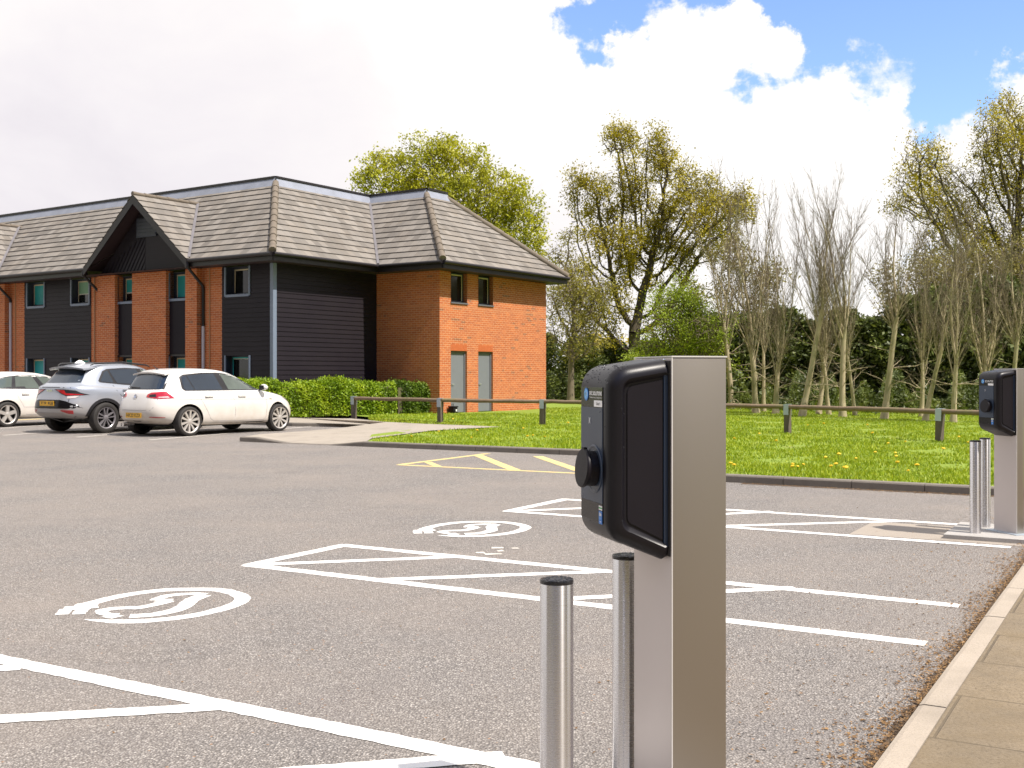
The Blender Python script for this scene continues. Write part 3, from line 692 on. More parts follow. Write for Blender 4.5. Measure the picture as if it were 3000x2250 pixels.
    dl.lathe([(0.050, 0.0), (0.050, 0.026), (0.0535, 0.028), (0.0555, 0.031), (0.0555, 0.036), (0.053, 0.040), (0.0, 0.041)], 48, 0, tl)
    dl.bbox(-0.010, 0.049, 0.029, 0.010, 0.059, 0.040, 0.002, 0, tl)
    dl.build('socket_cover', [M['mattplastic'], M['panelblue']], hs, smooth=30)
    st = MB(); st.box(XF-0.0014, ya+0.001, 1.0005, XF, 0.0845, 1.0125, 0); [st.box(XF-0.002, 0.0825-k*0.0042, 1.0045, XF, 0.0800-k*0.0042, 1.0085, 1) for k in range(6)]
    st.box(XF-0.0014, ya+0.001, 0.9615, XF, 0.0845, 0.998, 2); text(st, 'ibis', F(0.0795, 0.984, 0.002), 0.0105, 0.017, 3, 0.03); text(st, 'budget', F(0.0825, 0.9735, 0.002), 0.009, 0.022, 4)
    st.box(XF-0.002, 0.0665, 0.967, XF, 0.0745, 0.969, 3)
    st.build('sticker', [M['white'], M['green'], M['deepblue'], M['white'], M['skyblue']], hs)
    # --- rain beads
    r = random.Random(8); w = MB()
    base = [Vector(v) for v in h.v]; bvh = BVHTree.FromPolygons([Vector(v) for v in h.v], [f for f in fs])
    def bead(org, dr, s):
        hit = bvh.ray_cast(org, dr)
        if hit[0] is None: return
        nn = hit[1] if hit[1].dot(dr) < 0 else -hit[1]
        q = nn.to_track_quat('Z', 'Y').to_matrix().to_4x4()
        prof = [(s, 0), (s*0.9, s*0.35), (s*0.55, s*0.6), (0, s*0.7)]
        w.lathe(prof, 8, 0, Matrix.Translation(hit[0])@q)
    for k in range(95):
        a = r.uniform(-0.2, 1.25); bead(Vector((-0.11-0.3*math.sin(a+0.2), r.uniform(0.02, 0.245), 1.33+0.35*math.cos(a))), Vector((0.3*math.sin(a+0.2), 0, -0.35*math.cos(a))).normalized(), r.choice((.0012, .0016, .002, .0028)))
    for k in range(80): bead(Vector((-0.4, r.uniform(0.03, 0.24), r.uniform(0.92, 1.4))), Vector((1, 0, 0)), r.choice((.001, .0013, .0017, .0022)))
    for k in range(12): bead(Vector((r.uniform(-0.182, -0.145), -0.3, r.uniform(0.95, 1.4))), Vector((0.08, 1, 0)).normalized(), r.choice((.001, .0013, .0018, .0024)))
    tag(w.build('rain_beads', M['water'], hs, smooth=True), kind='stuff')
    return t
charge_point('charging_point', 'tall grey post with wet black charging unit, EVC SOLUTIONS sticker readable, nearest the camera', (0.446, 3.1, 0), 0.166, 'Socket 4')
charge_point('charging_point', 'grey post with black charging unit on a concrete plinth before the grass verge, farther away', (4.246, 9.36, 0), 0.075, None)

def bollard_mesh(loc, label):
    t = thing('steel_bollard', label, 'bollard', loc, 0, 'steel bollards guarding the charging points')
    if not bollard_mesh.src:
        m = MB(); m.lathe([(0.0460, 0.03), (0.0460, 0.810), (0.0453, 0.812)], 64); a = m.build('tube', M['steel'], t, smooth=30)
        c = MB(); c.lathe([(0.0455, 0.809), (0.0464, 0.811), (0.0464, 0.818), (0.0455, 0.8208), (0.0, 0.8215)], 48); b = c.build('cap', M['wetcap'], t, smooth=30)
        w = MB(); r = random.Random(6)
        for k in range(150):
            rr = 0.043*math.sqrt(r.random()); an = r.random()*2*PI; s = r.choice((.0012, .0018, .0026, .0034))
            w.lathe([(s, 0), (s*.85, s*.3), (0, s*.5)], 7, 0, Matrix.Translation((rr*math.cos(an), rr*math.sin(an), 0.8212))@Matrix.Diagonal((1.6, 0.8, 1, 1)))
        d = tag(w.build('rain_film', M['water'], b, smooth=True), kind='stuff')
        bollard_mesh.src = (a, b, d)
    else:
        a, b, d = (o.copy() for o in bollard_mesh.src)
        for o in (a, b, d): COL.objects.link(o)
        a.parent = t; b.parent = t; d.parent = b
    return t
bollard_mesh.src = None
bollard_mesh(G(1631, 1699, 0.818)-Vector((0, 0, 0.818)), 'brushed steel bollard standing alone to the left of the nearest charging post')
bollard_mesh(G(1837, 1628, 0.818)-Vector((0, 0, 0.818)), 'brushed steel bollard half hidden behind the nearest charging post, under its black unit')
bollard_mesh(G(2857.5, 1562.6, 0.03)-Vector((0, 0, 0.03)), 'brushed steel bollard in front, of the pair beside the far charging post')
bollard_mesh(G(2885.7, 1545, 0.03)-Vector((0, 0, 0.03)), 'brushed steel bollard behind, of the pair beside the far charging post')
# ================================================================== THE BUILDING
# local frame: origin at the black corner, x along the long front (to the left), y out of that front, z up
MB0 = Vector((-7.449, 34.693, 0))
bl = thing('office_building', 'two storey red brick and black boarded building with grey tiled hipped roof', 'building', MB0, math.atan2(DL.y, DL.x))
XW, YW0, YW1 = -2.78, -4.86, -11.48        # the brick pavilion at the right-hand end
YB = YW1; XL = 27.0; ZS = 4.87; ZE = 5.10; ZT = 8.0; OV = 0.6; SET = 3.3
Z0 = 0.02

def rects(x0, x1, z0, z1, holes):
    xs = sorted({x0, x1, *[min(max(h[k], x0), x1) for h in holes for k in (0, 1)]}); zs = sorted({z0, z1, *[min(max(h[k], z0), z1) for h in holes for k in (2, 3)]})
    out = []
    for a, b in zip(xs, xs[1:]):
        for c, d in zip(zs, zs[1:]):
            mx, mz = (a+b)/2, (c+d)/2
            if not any(h[0] < mx < h[1] and h[2] < mz < h[3] for h in holes): out.append((a, b, c, d))
    return out
def front(y): return lambda s, z, o=0.0: Vector((s, y+o, z))          # wall facing +y, s = x
def side(x): return lambda s, z, o=0.0: Vector((x-o, s, z))           # wall facing -x, s = y
def brick(mb, F, s0, s1, z0, z1, holes=(), flip=False):
    for a, b, c, d in rects(s0, s1, z0, z1, holes):
        p = [F(a, c), F(b, c), F(b, d), F(a, d)]; uv = [(a, c), (b, c), (b, d), (a, d)]
        if flip: p.reverse(); uv.reverse()
        mb.quad(*p, 0, uv)
def boards(mb, F, s0, s1, z0, z1, holes=(), flip=False, bh=0.15, lap=0.022):
    n = max(1, round((z1-z0)/bh)); hh = (z1-z0)/n
    for k in range(n):
        c, d = z0+k*hh, z0+(k+1)*hh; segs = [(s0, s1)]
        for h in holes:
            if h[2] < d-0.01 and h[3] > c+0.01:
                segs = [q for a, b in segs for q in ((a, min(b, h[0])), (max(a, h[1]), b)) if q[1]-q[0] > 0.005]
        for a, b in segs:
            A = [F(a, c, lap), F(b, c, lap), F(b, d+0.004, 0.004), F(a, d+0.004, 0.004)]; B = [F(a, c, 0.0), F(b, c, 0.0), F(b, c, lap), F(a, c, lap)]
            if flip: A.reverse(); B.reverse()
            mb.quad(*A); mb.quad(*B)
def diag_boards(mb, F, s0, s1, z0, z1, step=0.17, up=1):
    """boards laid at 45 degrees inside a panel: ribs proud of a flat ground"""
    mb.quad(F(s0, z0), F(s1, z0), F(s1, z1), F(s0, z1))
    k = s0-(z1-z0)
    while k < s1:
        pts = []
        for e in (0.0, step*0.86):
            a, b = k+e, k+e+(z1-z0)
            sa, sb = max(a, s0), min(b, s1)
            if sb <= sa: pts = None; break
            za, zb = z0+(sa-a), z0+(sb-a)
            if up < 0: sa, sb = s0+s1-sa, s0+s1-sb
            pts += [(sa, za), (sb, zb)]
        if pts:
            (a1, b1), (a2, b2), (a3, b3), (a4, b4) = pts
            mb.quad(F(a1, b1, 0.006), F(a3, b3, 0.020), F(a4, b4, 0.020), F(a2, b2, 0.006)); mb.quad(F(a3, b3, 0.020), F(a3, b3, 0.0), F(a4, b4, 0.0), F(a4, b4, 0.020))
        k += step

def window(F, s0, s1, z0, z1, pane, blind=None, blind_to=0.5, depth=0.26, trim=True, frame='cream', curtain=None, bottom_only=False, top=True, flip=1):
    """deep box reveal with a frame set back in it; F(s, z, out)"""
    t = 0.055
    w = MB()
    # reveal box (navy), four inner faces
    for a, b in (((s0, z0), (s0, z1)), ((s1, z0), (s1, z1)), ((s0, z0), (s1, z0)), ((s0, z1), (s1, z1))):
        w.quad(F(*a, 0.01), F(*b, 0.01), F(*b, -depth), F(*a, -depth), 1)
    if trim:
        for (a, b, c, d) in ((s0-t, s0, z0-t, z1), (s1, s1+t, z0-t, z1), (s0, s1, z0-t*1.5, z0)):
            p = [F(a, c, 0.045), F(b, c, 0.045), F(b, d, 0.045), F(a, d, 0.045), F(a, c, -0.02), F(b, c, -0.02), F(b, d, -0.02), F(a, d, -0.02)]
            w.add(p, [(0,1,2,3), (0,4,5,1), (1,5,6,2), (2,6,7,3), (3,7,4,0)], 0)
    win = w.build('window', [M['bluegrey'], M['navy']], bl, recalc=False)
    fr = MB(); ft = 0.05; oy = -depth+0.06
    mid = s0+(s1-s0)*0.0
    for (a, b, c, d) in ((s0, s0+ft, z0, z1), (s1-ft, s1, z0, z1), (s0+ft, s1-ft, z0, z0+ft*1.4), (s0+ft, s1-ft, z1-ft, z1)):
        p = [F(a, c, oy), F(b, c, oy), F(b, d, oy), F(a, d, oy), F(a, c, -depth), F(b, c, -depth), F(b, d, -depth), F(a, d, -depth)]
        fr.add(p, [(0,1,2,3), (0,4,5,1), (1,5,6,2), (2,6,7,3), (3,7,4,0)], 0)
    f2 = MB(); ci = 0.045
    for (a, b, c, d) in ((s0+ft, s0+ft+ci, z0+ft*1.4, z1-ft), (s1-ft-ci*0.9, s1-ft, z0+ft*1.4, z1-ft), (s0+ft+ci, s1-ft-ci, z1-ft-ci, z1-ft)):
        fr.quad(F(a, c, oy-0.02), F(b, c, oy-0.02), F(b, d, oy-0.02), F(a, d, oy-0.02), 1)
    fr.build('frame', [M['navy'], M[frame]], win)
    g = MB(); g.quad(F(s0, z0, oy-0.05), F(s1, z0, oy-0.05), F(s1, z1, oy-0.05), F(s0, z1, oy-0.05)); g.build('pane', M[pane], win)
    if blind:
        b = MB(); zb = z1-ft-(z1-z0)*blind_to
        b.quad(F(s0+ft, zb, oy-0.035), F(s1-ft, zb, oy-0.035), F(s1-ft, z1-ft, oy-0.035), F(s0+ft, z1-ft, oy-0.035)); b.build('blind', M[blind], win)
        bb = MB(); bb.quad(F(s0+ft, zb-0.035, oy-0.03), F(s1-ft, zb-0.035, oy-0.03), F(s1-ft, zb, oy-0.03), F(s0+ft, zb, oy-0.03)); bb.build('blind_bar', M['whitecurtain'], win)
    if curtain:
        c = MB(); a, b_ = curtain; c.quad(F(a, z0+ft, oy-0.03), F(b_, z0+ft, oy-0.03), F(b_, z1-ft, oy-0.03), F(a, z1-ft, oy-0.03)); c.build('curtain', M['whitecurtain'], win)
    return win

# ---- solid core behind the skins, unseen, added to stop light leaks
cm = MB()
cm.box(0.4, YB+0.4, 0, XL-0.4, -0.4, ZS-0.05); cm.box(XW+0.4, YW1+0.4, 0, 0.6, YW0-0.4, ZS-0.05)
cm.build('core', M['navy'], bl)
# ---- brickwork
F0 = front(0.0); FB = front(0.22); SW = side(XW); S0 = side(0.0)
UZ0, UZ1, LZ0, LZ1 = 3.955, 4.84, 0.86, 2.0
door_l, door_r = (YW0-0.62, YW0-1.54), (YW0-2.20, YW0-3.09)
def part(name, mat, fn, **kw):
    m_ = MB(); fn(m_); return m_.build(name, mat, bl, **kw)
bw = MB()
holes = [(min(d), max(d), 0.0, 2.195) for d in (door_l, door_r)]+[(min(d), max(d), 3.845, ZS+1) for d in (door_l, door_r)]
brick(bw, SW, YW1, YW0, Z0, ZS, holes)
brick(bw, front(YW0), XW, 0.0, Z0, ZS)
brick(bw, front(YW1), XW, 0.0, Z0, ZS, flip=True)
# reveals
bw.build('brick_wall', M['brick'], bl); bw = MB()
for d in (door_l, door_r):
    for z0, z1 in ((0.0, 2.195), (3.845, ZS)):
        for yy in d: bw.quad(SW(yy, z0), SW(yy, z1), SW(yy, z1, -0.22), SW(yy, z0, -0.22), 0, [(0, z0), (0, z1), (.22, z1), (.22, z0)])
        bw.quad(SW(d[0], z1), SW(d[1], z1), SW(d[1], z1, -0.22), SW(d[0], z1, -0.22), 0, [(0, 0), (1, 0), (1, .2), (0, .2)])
bays = [0.0, 11.0]
def pier(o, a, b, yf, ends):
    m_ = MB(); brick(m_, F0 if yf == 0 else FB, a+o, b+o, Z0, ZS if yf == 0 else 4.86)
    for xx, y0_ in ends:
        m_.quad((xx+o, y0_, Z0), (xx+o, 0.22, Z0), (xx+o, 0.22, 4.86), (xx+o, y0_, 4.86), 0, [(0, Z0), (.22-y0_, Z0), (.22-y0_, 4.86), (0, 4.86)])
    m_.build('brick_pier', M['brick'], bl)
for o in bays:
    pier(o, 2.33, 3.30, 0, []); pier(o, 8.55, 9.22, 0, [])
    pier(o, 3.30, 3.87, 1, [(3.30, 0.0), (3.87, -0.12)]); pier(o, 4.85, 6.63, 1, [(4.85, -0.12), (6.63, -0.12)]); pier(o, 7.58, 8.55, 1, [(7.58, -0.12), (8.55, 0.0)])
brick(bw, front(YB), 0, XL, Z0, ZS, flip=True); brick(bw, lambda s, z, o=0: Vector((XL, s, z)), YB, 0, Z0, ZS)
bw.build('rear_wall', M['brick'], bl)
for o in bays:
    for x_ in (2.905, 9.0): part('conduit', M['conduit'], lambda m_: m_.box(x_+o, 0.0, Z0, x_+0.03+o, 0.030, ZS))
for d in (door_l, door_r):
    sl = MB(); a, b = min(d), max(d); n = 12
    for k in range(n):
        y0_, y1_ = a+(b-a)*k/n+0.004, a+(b-a)*(k+1)/n-0.004
        sl.box(XW-0.004, y0_, 2.20, XW+0.05, y1_, 2.41)
    sl.build('lintel', M['lintel'], bl)
# ---- doors
for d, lab in ((door_l, None), (door_r, None)):
    a, b = min(d), max(d)
    dm = MB(); dm.box(XW+0.10, a+0.07, 0.10, XW+0.14, b-0.07, 2.12); dm.box(XW+0.095, a+0.07, 0.10, XW+0.1, b-0.07, 0.34)
    dr = dm.build('door', M['door'], bl)
    fm = MB()
    fm.box(XW+0.07, a, 0.06, XW+0.16, a+0.07, 2.19); fm.box(XW+0.07, b-0.07, 0.06, XW+0.16, b, 2.19); fm.box(XW+0.07, a+0.07, 2.12, XW+0.16, b-0.07, 2.19)
    fm.build('frame', M['doorframe'], dr)
    hm = MB(); hm.tube([(XW+0.10, b-0.15, 1.06), (XW+0.06, b-0.15, 1.06), (XW+0.06, b-0.27, 1.06)], 0.011, 6); hm.build('handle', M['chrome'], dr)
# ---- black boarding
bd = MB()
def wins(o): return [(1.06+o, 2.13+o)]
holesE = [(1.06, 2.13, UZ0, UZ1+.2), (1.06, 2.13, LZ0, LZ1)]
boards(bd, F0, 0.10, 2.33, Z0, ZS, holesE); bd.build('black_boarding', M['board'], bl)
for o in bays:
    hs_ = [(9.33+o, 10.36+o, UZ0, UZ1+.2), (12.06+o, 13.12+o, UZ0, UZ1+.2), (9.33+o, 10.36+o, LZ0, LZ1), (12.06+o, 13.12+o, LZ0, LZ1)]
    part('black_boarding', M['board'], lambda m_: boards(m_, F0, 9.22+o, 13.33+o, Z0, ZS, hs_))
part('black_boarding', M['board'], lambda m_: boards(m_, S0, YW0, -0.10, Z0, ZS))
FD = front(0.06)
for o in bays:
    for a, b, up in ((3.87, 4.85, 1), (6.63, 7.58, -1)):
        bd = MB(); diag_boards(bd, FD, a+o, b+o, 2.04, 3.90, up=1)
        bd.build('diagonal_boarding', M['board'], bl)
        part('sill_board', M['board'], lambda m_: m_.quad(FD(a+o, Z0), FD(b+o, Z0), FD(b+o, LZ0), FD(a+o, LZ0)))
        part('lintel_board', M['fascia'], lambda m_: m_.box(a+o, 0.04, 2.0, b+o, 0.11, 2.06))
cp = MB(); cp.box(-0.035, -0.12, Z0, 0.10, 0.035, ZS-0.002); cp.build('corner_post', M['bluegrey'], bl)
# ---- windows on the long front
window(F0, 1.06, 2.13, UZ0, UZ1, 'darkglass', None, frame='cream', depth=0.34)
window(F0, 1.06, 2.13, LZ0, LZ1, 'darkglass', 'teal', 0.03, frame='teal')
for i, o in enumerate(bays):
    window(F0, 9.33+o, 10.36+o, UZ0, UZ1, 'darkglass', 'greenblind', 0.52)
    window(F0, 12.06+o, 13.12+o, UZ0, UZ1, 'tealglass', 'teal', 0.90)
    window(F0, 9.33+o, 10.36+o, LZ0, LZ1, 'tealglass', 'teal', 0.75); window(F0, 12.06+o, 13.12+o, LZ0, LZ1, 'tealglass', 'teal', 0.62)
    window(FD, 3.87+o, 4.85+o, UZ0-0.03, UZ1-0.04, 'tealglass', 'teal', 0.97, trim=True, curtain=(3.93+o, 4.28+o), depth=0.3)
    window(FD, 6.63+o, 7.58+o, UZ0-0.03, UZ1-0.04, 'darkglass', 'teal', 0.55, trim=True, depth=0.3)
    window(FD, 3.87+o, 4.85+o, LZ0, LZ1, 'tealglass', 'teal', 0.8, depth=0.3); window(FD, 6.63+o, 7.58+o, LZ0, LZ1, 'tealglass', 'teal', 0.8, depth=0.3)
for d in (door_l, door_r):
    window(SW, min(d), max(d), 3.845, ZS, 'darkglass', None, depth=0.22, trim=False)
for d in (door_l, door_r): part('window_sill', M['doorframe'], lambda m_: m_.box(XW-0.04, min(d)-0.03, 3.80, XW+0.2, max(d)+0.03, 3.848))

# ---- roof slopes, laid in real courses
def slope(mb, e0, e1, t1, t0, n=13, thick=0.030, cuts=()):
    """courses between eaves e0-e1 and top t0-t1 (t0 above e0)"""
    e0, e1, t0, t1 = map(Vector, (e0, e1, t0, t1)); nn = (e1-e0).cross(t0-e0)
    if nn.length < 1e-6: nn = (e1-e0).cross(t1-e0)
    nn.normalize()
    if nn.z < 0: nn = -nn
    ax = (e1-e0).normalized()
    for k in range(n):
        a, b = k/n, (k+1)/n
        p0, p1, q1, q0 = e0.lerp(t0, a), e1.lerp(t1, a), e1.lerp(t1, b), e0.lerp(t0, b)
        segs = [(p0, p1, q1, q0)]
        for (c, hb, kk) in cuts:                       # triangular opening where a gable stands in front
            ha, hb2 = max(hb*(1-a*kk), 0)-0.12, max(hb*(1-b*kk), 0)-0.12
            if ha <= 0: continue
            new = []
            for (a0, a1, b1, b0) in segs:
                lo, hi = sorted((a0.x, a1.x))
                if c-ha > lo and c+ha < hi:
                    at = lambda u, v, x: u.lerp(v, (x-u.x)/(v.x-u.x))
                    s_ = -1 if a0.x > a1.x else 1
                    hb3 = max(hb2, 0.0)
                    new.append((a0, at(a0, a1, c-s_*ha), at(b0, b1, c-s_*hb3), b0)); new.append((at(a0, a1, c+s_*ha), a1, b1, at(b0, b1, c+s_*hb3)))
                else: new.append((a0, a1, b1, b0))
            segs = new
        for (a0, a1, b1, b0) in segs:
            L = [a0+nn*thick, a1+nn*thick, b1+nn*0.004, b0+nn*0.004]
            uv = [((v-e0).dot(ax), k+0.02 if i < 2 else k+0.98) for i, v in enumerate(L)]
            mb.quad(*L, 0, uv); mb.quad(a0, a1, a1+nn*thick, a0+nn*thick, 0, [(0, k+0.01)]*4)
rf = MB()
ex0, ey0 = -OV, OV; tx0, ty0 = ex0+SET, ey0-SET
eyB = YB-OV; tyB = eyB+SET; exL = XL+OV; txL = exL-SET
wx = XW-OV; wy0, wy1 = YW0+OV, YW1-OV; twx = wx+SET; twy0, twy1 = wy0-SET, wy1+SET
# front slope, end slope (two pieces either side of the pavilion), pavilion slopes
GCUT = [(5.925+o, 2.66, (ZT-ZE)/(7.42-ZE)) for o in bays]
slope(rf, (exL, ey0, ZE), (ex0, ey0, ZE), (tx0, ty0, ZT), (txL, ty0, ZT), cuts=GCUT)
slope(rf, (ex0, ey0, ZE), (ex0, wy0, ZE), (tx0, twy0, ZT), (tx0, ty0, ZT))
slope(rf, (ex0, wy0, ZE), (wx, wy0, ZE), (twx, twy0, ZT), (tx0, twy0, ZT))
slope(rf, (wx, wy0, ZE), (wx, wy1, ZE), (twx, twy1, ZT), (twx, twy0, ZT))
slope(rf, (wx, wy1, ZE), (ex0, wy1, ZE), (tx0, twy1, ZT), (twx, twy1, ZT))
slope(rf, (ex0, eyB, ZE), (exL, eyB, ZE), (txL, tyB, ZT), (tx0, tyB, ZT)); slope(rf, (exL, eyB, ZE), (exL, ey0, ZE), (txL, ty0, ZT), (txL, tyB, ZT))
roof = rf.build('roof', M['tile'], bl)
GY, GA = OV+0.14, 7.42
gback = OV-SET*(GA-ZE)/(ZT-ZE)
for o in bays:
    xc = 5.925+o; h = 2.70; gt = MB()
    for s in (-1, 1):
        slope(gt, (xc+s*h, GY, ZE+0.02), (xc+s*h, OV+0.02, ZE+0.02), (xc, gback-0.05, GA+0.03), (xc, GY, GA+0.03), n=10)
    gt.build('gable_roof', M['tile'], bl)
def hip(a, b, r=0.115, n=11):
    hp = MB(); a, b = Vector(a), Vector(b)
    for k in range(n):
        p, q = a.lerp(b, k/n), a.lerp(b, (k+1)/n+0.01)
        hp.tube([p+Vector((0, 0, 0.012)), q], [r*1.06, r*0.94], 10)
    hp.build('hip_tiles', M['hiptile'], roof, smooth=40)
hip((ex0, ey0, ZE+0.06), (tx0, ty0, ZT+0.0)); hip((wx, wy0, ZE+0.06), (twx, twy0, ZT)); hip((wx, wy1, ZE+0.06), (twx, twy1, ZT)); 
for o in bays: hip((5.925+o, GY, GA+0.05), (5.925+o, gback-0.05, GA+0.05), 0.07, 6)
def valley(a, b, w=0.045):
    vl = MB(); a, b = Vector(a), Vector(b); d = (b-a).normalized(); s = d.cross(Vector((0, 0, 1))).normalized()
    u = s.cross(d).normalized()
    vl.add([a+s*w+u*0.05, a-s*w+u*0.05, b-s*w+u*0.05, b+s*w+u*0.05, a+u*0.0, b+u*0.0], [(0, 3, 5, 4), (4, 5, 2, 1), (0, 1, 2, 3)]); vl.build('valley_flashing', M['valley'], roof)
valley((ex0, wy0, ZE+0.03), (tx0, twy0, ZT))
for o in bays:
    for s in (-1, 1): valley((5.925+o+s*2.66, OV-0.03, ZE+0.06), (5.925+o, gback, GA+0.06), 0.045)
fl = MB()
def upstand(a, b, out, h=0.22):
    a, b, out = Vector(a), Vector(b), Vector(out)
    fl.quad(a+out*0.16+Vector((0, 0, -0.10)), b+out*0.16+Vector((0, 0, -0.10)), b+Vector((0, 0, h)), a+Vector((0, 0, h)), 0)
    fl.add([a+out*0.05+Vector((0, 0, h-0.02)), b+out*0.05+Vector((0, 0, h-0.02)), b+out*0.05+Vector((0, 0, h+0.05)), a+out*0.05+Vector((0, 0, h+0.05)), a-out*0.3+Vector((0, 0, h+0.05)), b-out*0.3+Vector((0, 0, h+0.05))], [(0, 1, 2, 3), (3, 2, 5, 4)], 1)
Zf = ZT-0.02
upstand((txL, ty0, Zf), (tx0, ty0, Zf), (0, 1, 0)); upstand((tx0, ty0, Zf), (tx0, twy0, Zf), (-1, 0, 0)); upstand((tx0, twy0, Zf), (twx, twy0, Zf), (0, 1, 0)); upstand((twx, twy0, Zf), (twx, twy1, Zf), (-1, 0, 0))
upstand((twx, twy1, Zf), (tx0, twy1, Zf), (0, -1, 0)); 
fl.quad((tx0, ty0, ZT+.20), (tx0, tyB, ZT+.20), (txL, tyB, ZT+.20), (txL, ty0, ZT+.20), 1); fl.quad((twx, twy0, ZT+.198), (twx, twy1, ZT+.198), (tx0, twy1, ZT+.198), (tx0, twy0, ZT+.198), 1)
fl.build('parapet_flashing', [M['lead'], M['fascia']], roof)
# ---- eaves: fascia, gutter, soffit
so = MB()
def eave(a, b, out, skip=()):
    a, b, out = Vector(a), Vector(b), Vector(out); d = (b-a).normalized(); L = (b-a).length
    segs = [(0, L)]
    for s in skip: segs = [q for p in segs for q in ((p[0], min(p[1], s[0])), (max(p[0], s[1]), p[1])) if q[1] > q[0]]
    for p, q in segs:
        ev = MB(); gu = MB(); A, B = a+d*p, a+d*q
        for (o0, o1, z0, z1, m_) in ((-0.045, 0.0, ZS, ZE-0.01, ev),):
            v = [A+out*o0, B+out*o0, B+out*o1, A+out*o1]; m_.add([x+Vector((0, 0, z0-x.z)) for x in v]+[x+Vector((0, 0, z1-x.z)) for x in v], [(0,3,2,1),(4,5,6,7),(0,1,5,4),(1,2,6,5),(2,3,7,6),(3,0,4,7)])
        g = [A+out*0.06, B+out*0.06]; gu.tube([x+Vector((0, 0, ZE-0.03-x.z)) for x in g], 0.062, 10)
        ev.build('fascia', M['fascia'], bl, recalc=True); gu.build('gutter', M['fascia'], bl, smooth=50)
gsk = [(exL-(5.925+o+2.72), exL-(5.925+o-2.72)) for o in bays]
eave((exL, ey0, ZE), (ex0, ey0, ZE), (0, 1, 0), gsk); eave((ex0, ey0+0.001, ZE), (ex0, wy0, ZE), (-1, 0, 0)); eave((ex0, wy0, ZE), (wx, wy0, ZE), (0, 1, 0))
eave((wx, wy0, ZE), (wx, wy1, ZE), (-1, 0, 0)); eave((wx, wy1, ZE), (ex0, wy1, ZE), (0, -1, 0))
for (x0, y0, x1, y1) in ((ex0+.03, 0.0, XL, ey0-.03), (ex0+.03, wy0+.0, 0.0, 0.0), (wx+.03, YW0, 0.0, wy0-.03), (wx+.03, wy1+.03, XW, YW0), (XW, wy1+.03, 0, YW1)):
    so.quad((x0, y0, ZS+0.012), (x1, y0, ZS+0.012), (x1, y1, ZS+0.012), (x0, y1, ZS+0.012))
so.build('soffit', M['soffit'], bl)
# ---- boarded gables
for o in bays:
    gb = MB(); lv = MB(); gs = MB()
    xc = 5.925+o; h = 2.55; zb = 4.86; yb = 0.20
    gb.add([(xc-h, yb, zb), (xc+h, yb, zb), (xc, yb, zb+h*0.875+0.08)], [(0, 1, 2)])
    FG = front(yb)
    # slanting boards on the left half, plain sheet on the right
    step = 0.19; k = 0
    for k in range(14):
        x = xc+0.12+k*step*1.0
        z1 = min(zb+1.25, zb+(xc+h-x)*0.86)
        if z1 > zb+0.05:
            L = z1-zb
            gb.quad(FG(x, zb, 0.025), FG(x+step*0.8, zb, 0.008), FG(x+step*0.8-L*0.72, z1, 0.008), FG(x-L*0.72, z1, 0.025)) if x-L*0.72 > xc-0.05 else gb.quad(FG(x, zb, 0.025), FG(x+step*0.8, zb, 0.008), FG(max(xc, x+step*0.8-L*0.72), zb+min(L, (x+step*.8-xc)/0.72), 0.008), FG(xc, zb+(x-xc)/0.72, 0.025))
    gb.quad(FG(xc-h+0.2, zb+0.02, 0.03), FG(xc-0.03, zb+0.02, 0.03), FG(xc-0.03, zb+1.22, 0.03), FG(xc-h+1.5, zb+1.22, 0.03))
    lv.box(xc-0.62, yb, zb+1.20, xc+0.42, yb+0.06, zb+1.86)
    for q in range(5): lv.quad((xc-0.58, yb+0.062, zb+1.24+q*0.12), (xc+0.38, yb+0.062, zb+1.24+q*0.12), (xc+0.38, yb+0.085, zb+1.335+q*0.12), (xc-0.58, yb+0.085, zb+1.335+q*0.12))
    for s in (-1, 1):
        a, b = Vector((xc+s*2.72, GY-0.01, ZE+0.0)), Vector((xc, GY-0.01, GA+0.01))
        dn = Vector((0, 0, -0.30)); th = Vector((0, -0.04, 0))
        bb = MB(); bb.add([a, b, b+dn, a+dn*0.8, a+th, b+th, b+dn+th, a+dn*0.8+th], [(0,1,2,3), (7,6,5,4), (0,4,5,1), (2,6,7,3), (0,3,7,4)]); bb.build('bargeboard', M['fascia'], bl)
        gs.quad(a+Vector((0, -.02, -.06)), b+Vector((0, -.02, -.06)), Vector((xc, -0.4, GA-0.06)), Vector((xc+s*2.72, -0.4, ZE-0.06)))
    gs.quad((xc-2.7, GY-0.05, ZS+0.02), (xc-2.55, GY-0.05, ZS+0.02), (xc-2.55, 0.2, ZS+0.02), (xc-2.7, 0.2, ZS+0.02))
    gb.build('gable_boarding', M['board'], bl); lv.build('louvre', M['navy'], bl); gs.build('gable_soffit', M['soffit'], bl)
# ---- downpipes: black swan neck from the gutter, paler lower length
def downpipe(xg, xw, z_break, low, yw=0.05):
    m = MB(); m.lathe([(0.07, 0), (0.085, 0.06), (0.06, 0.16), (0.05, 0.22)], 10, 0, Matrix.Translation((xg, OV+0.06, ZE-0.28)))
    m.tube([(xg, OV+0.06, ZE-0.10), (xg, OV+0.04, ZE-0.26), (xw, yw+0.03, 4.30), (xw, yw, 4.18), (xw, yw, z_break)], 0.048, 8)
    p = m.build('downpipe', M['fascia'], bl, smooth=50)
    l = MB(); l.tube([(xw, yw, z_break+0.02), (xw, yw, 0.05)], 0.051, 8); l.build('lower_pipe', M[low], p, smooth=50)
for o in bays:
    downpipe(3.22+o, 3.19+o, 4.12 if o else 2.95, 'palepipe'); downpipe(8.72+o, 8.63+o, 2.6, 'fascia')
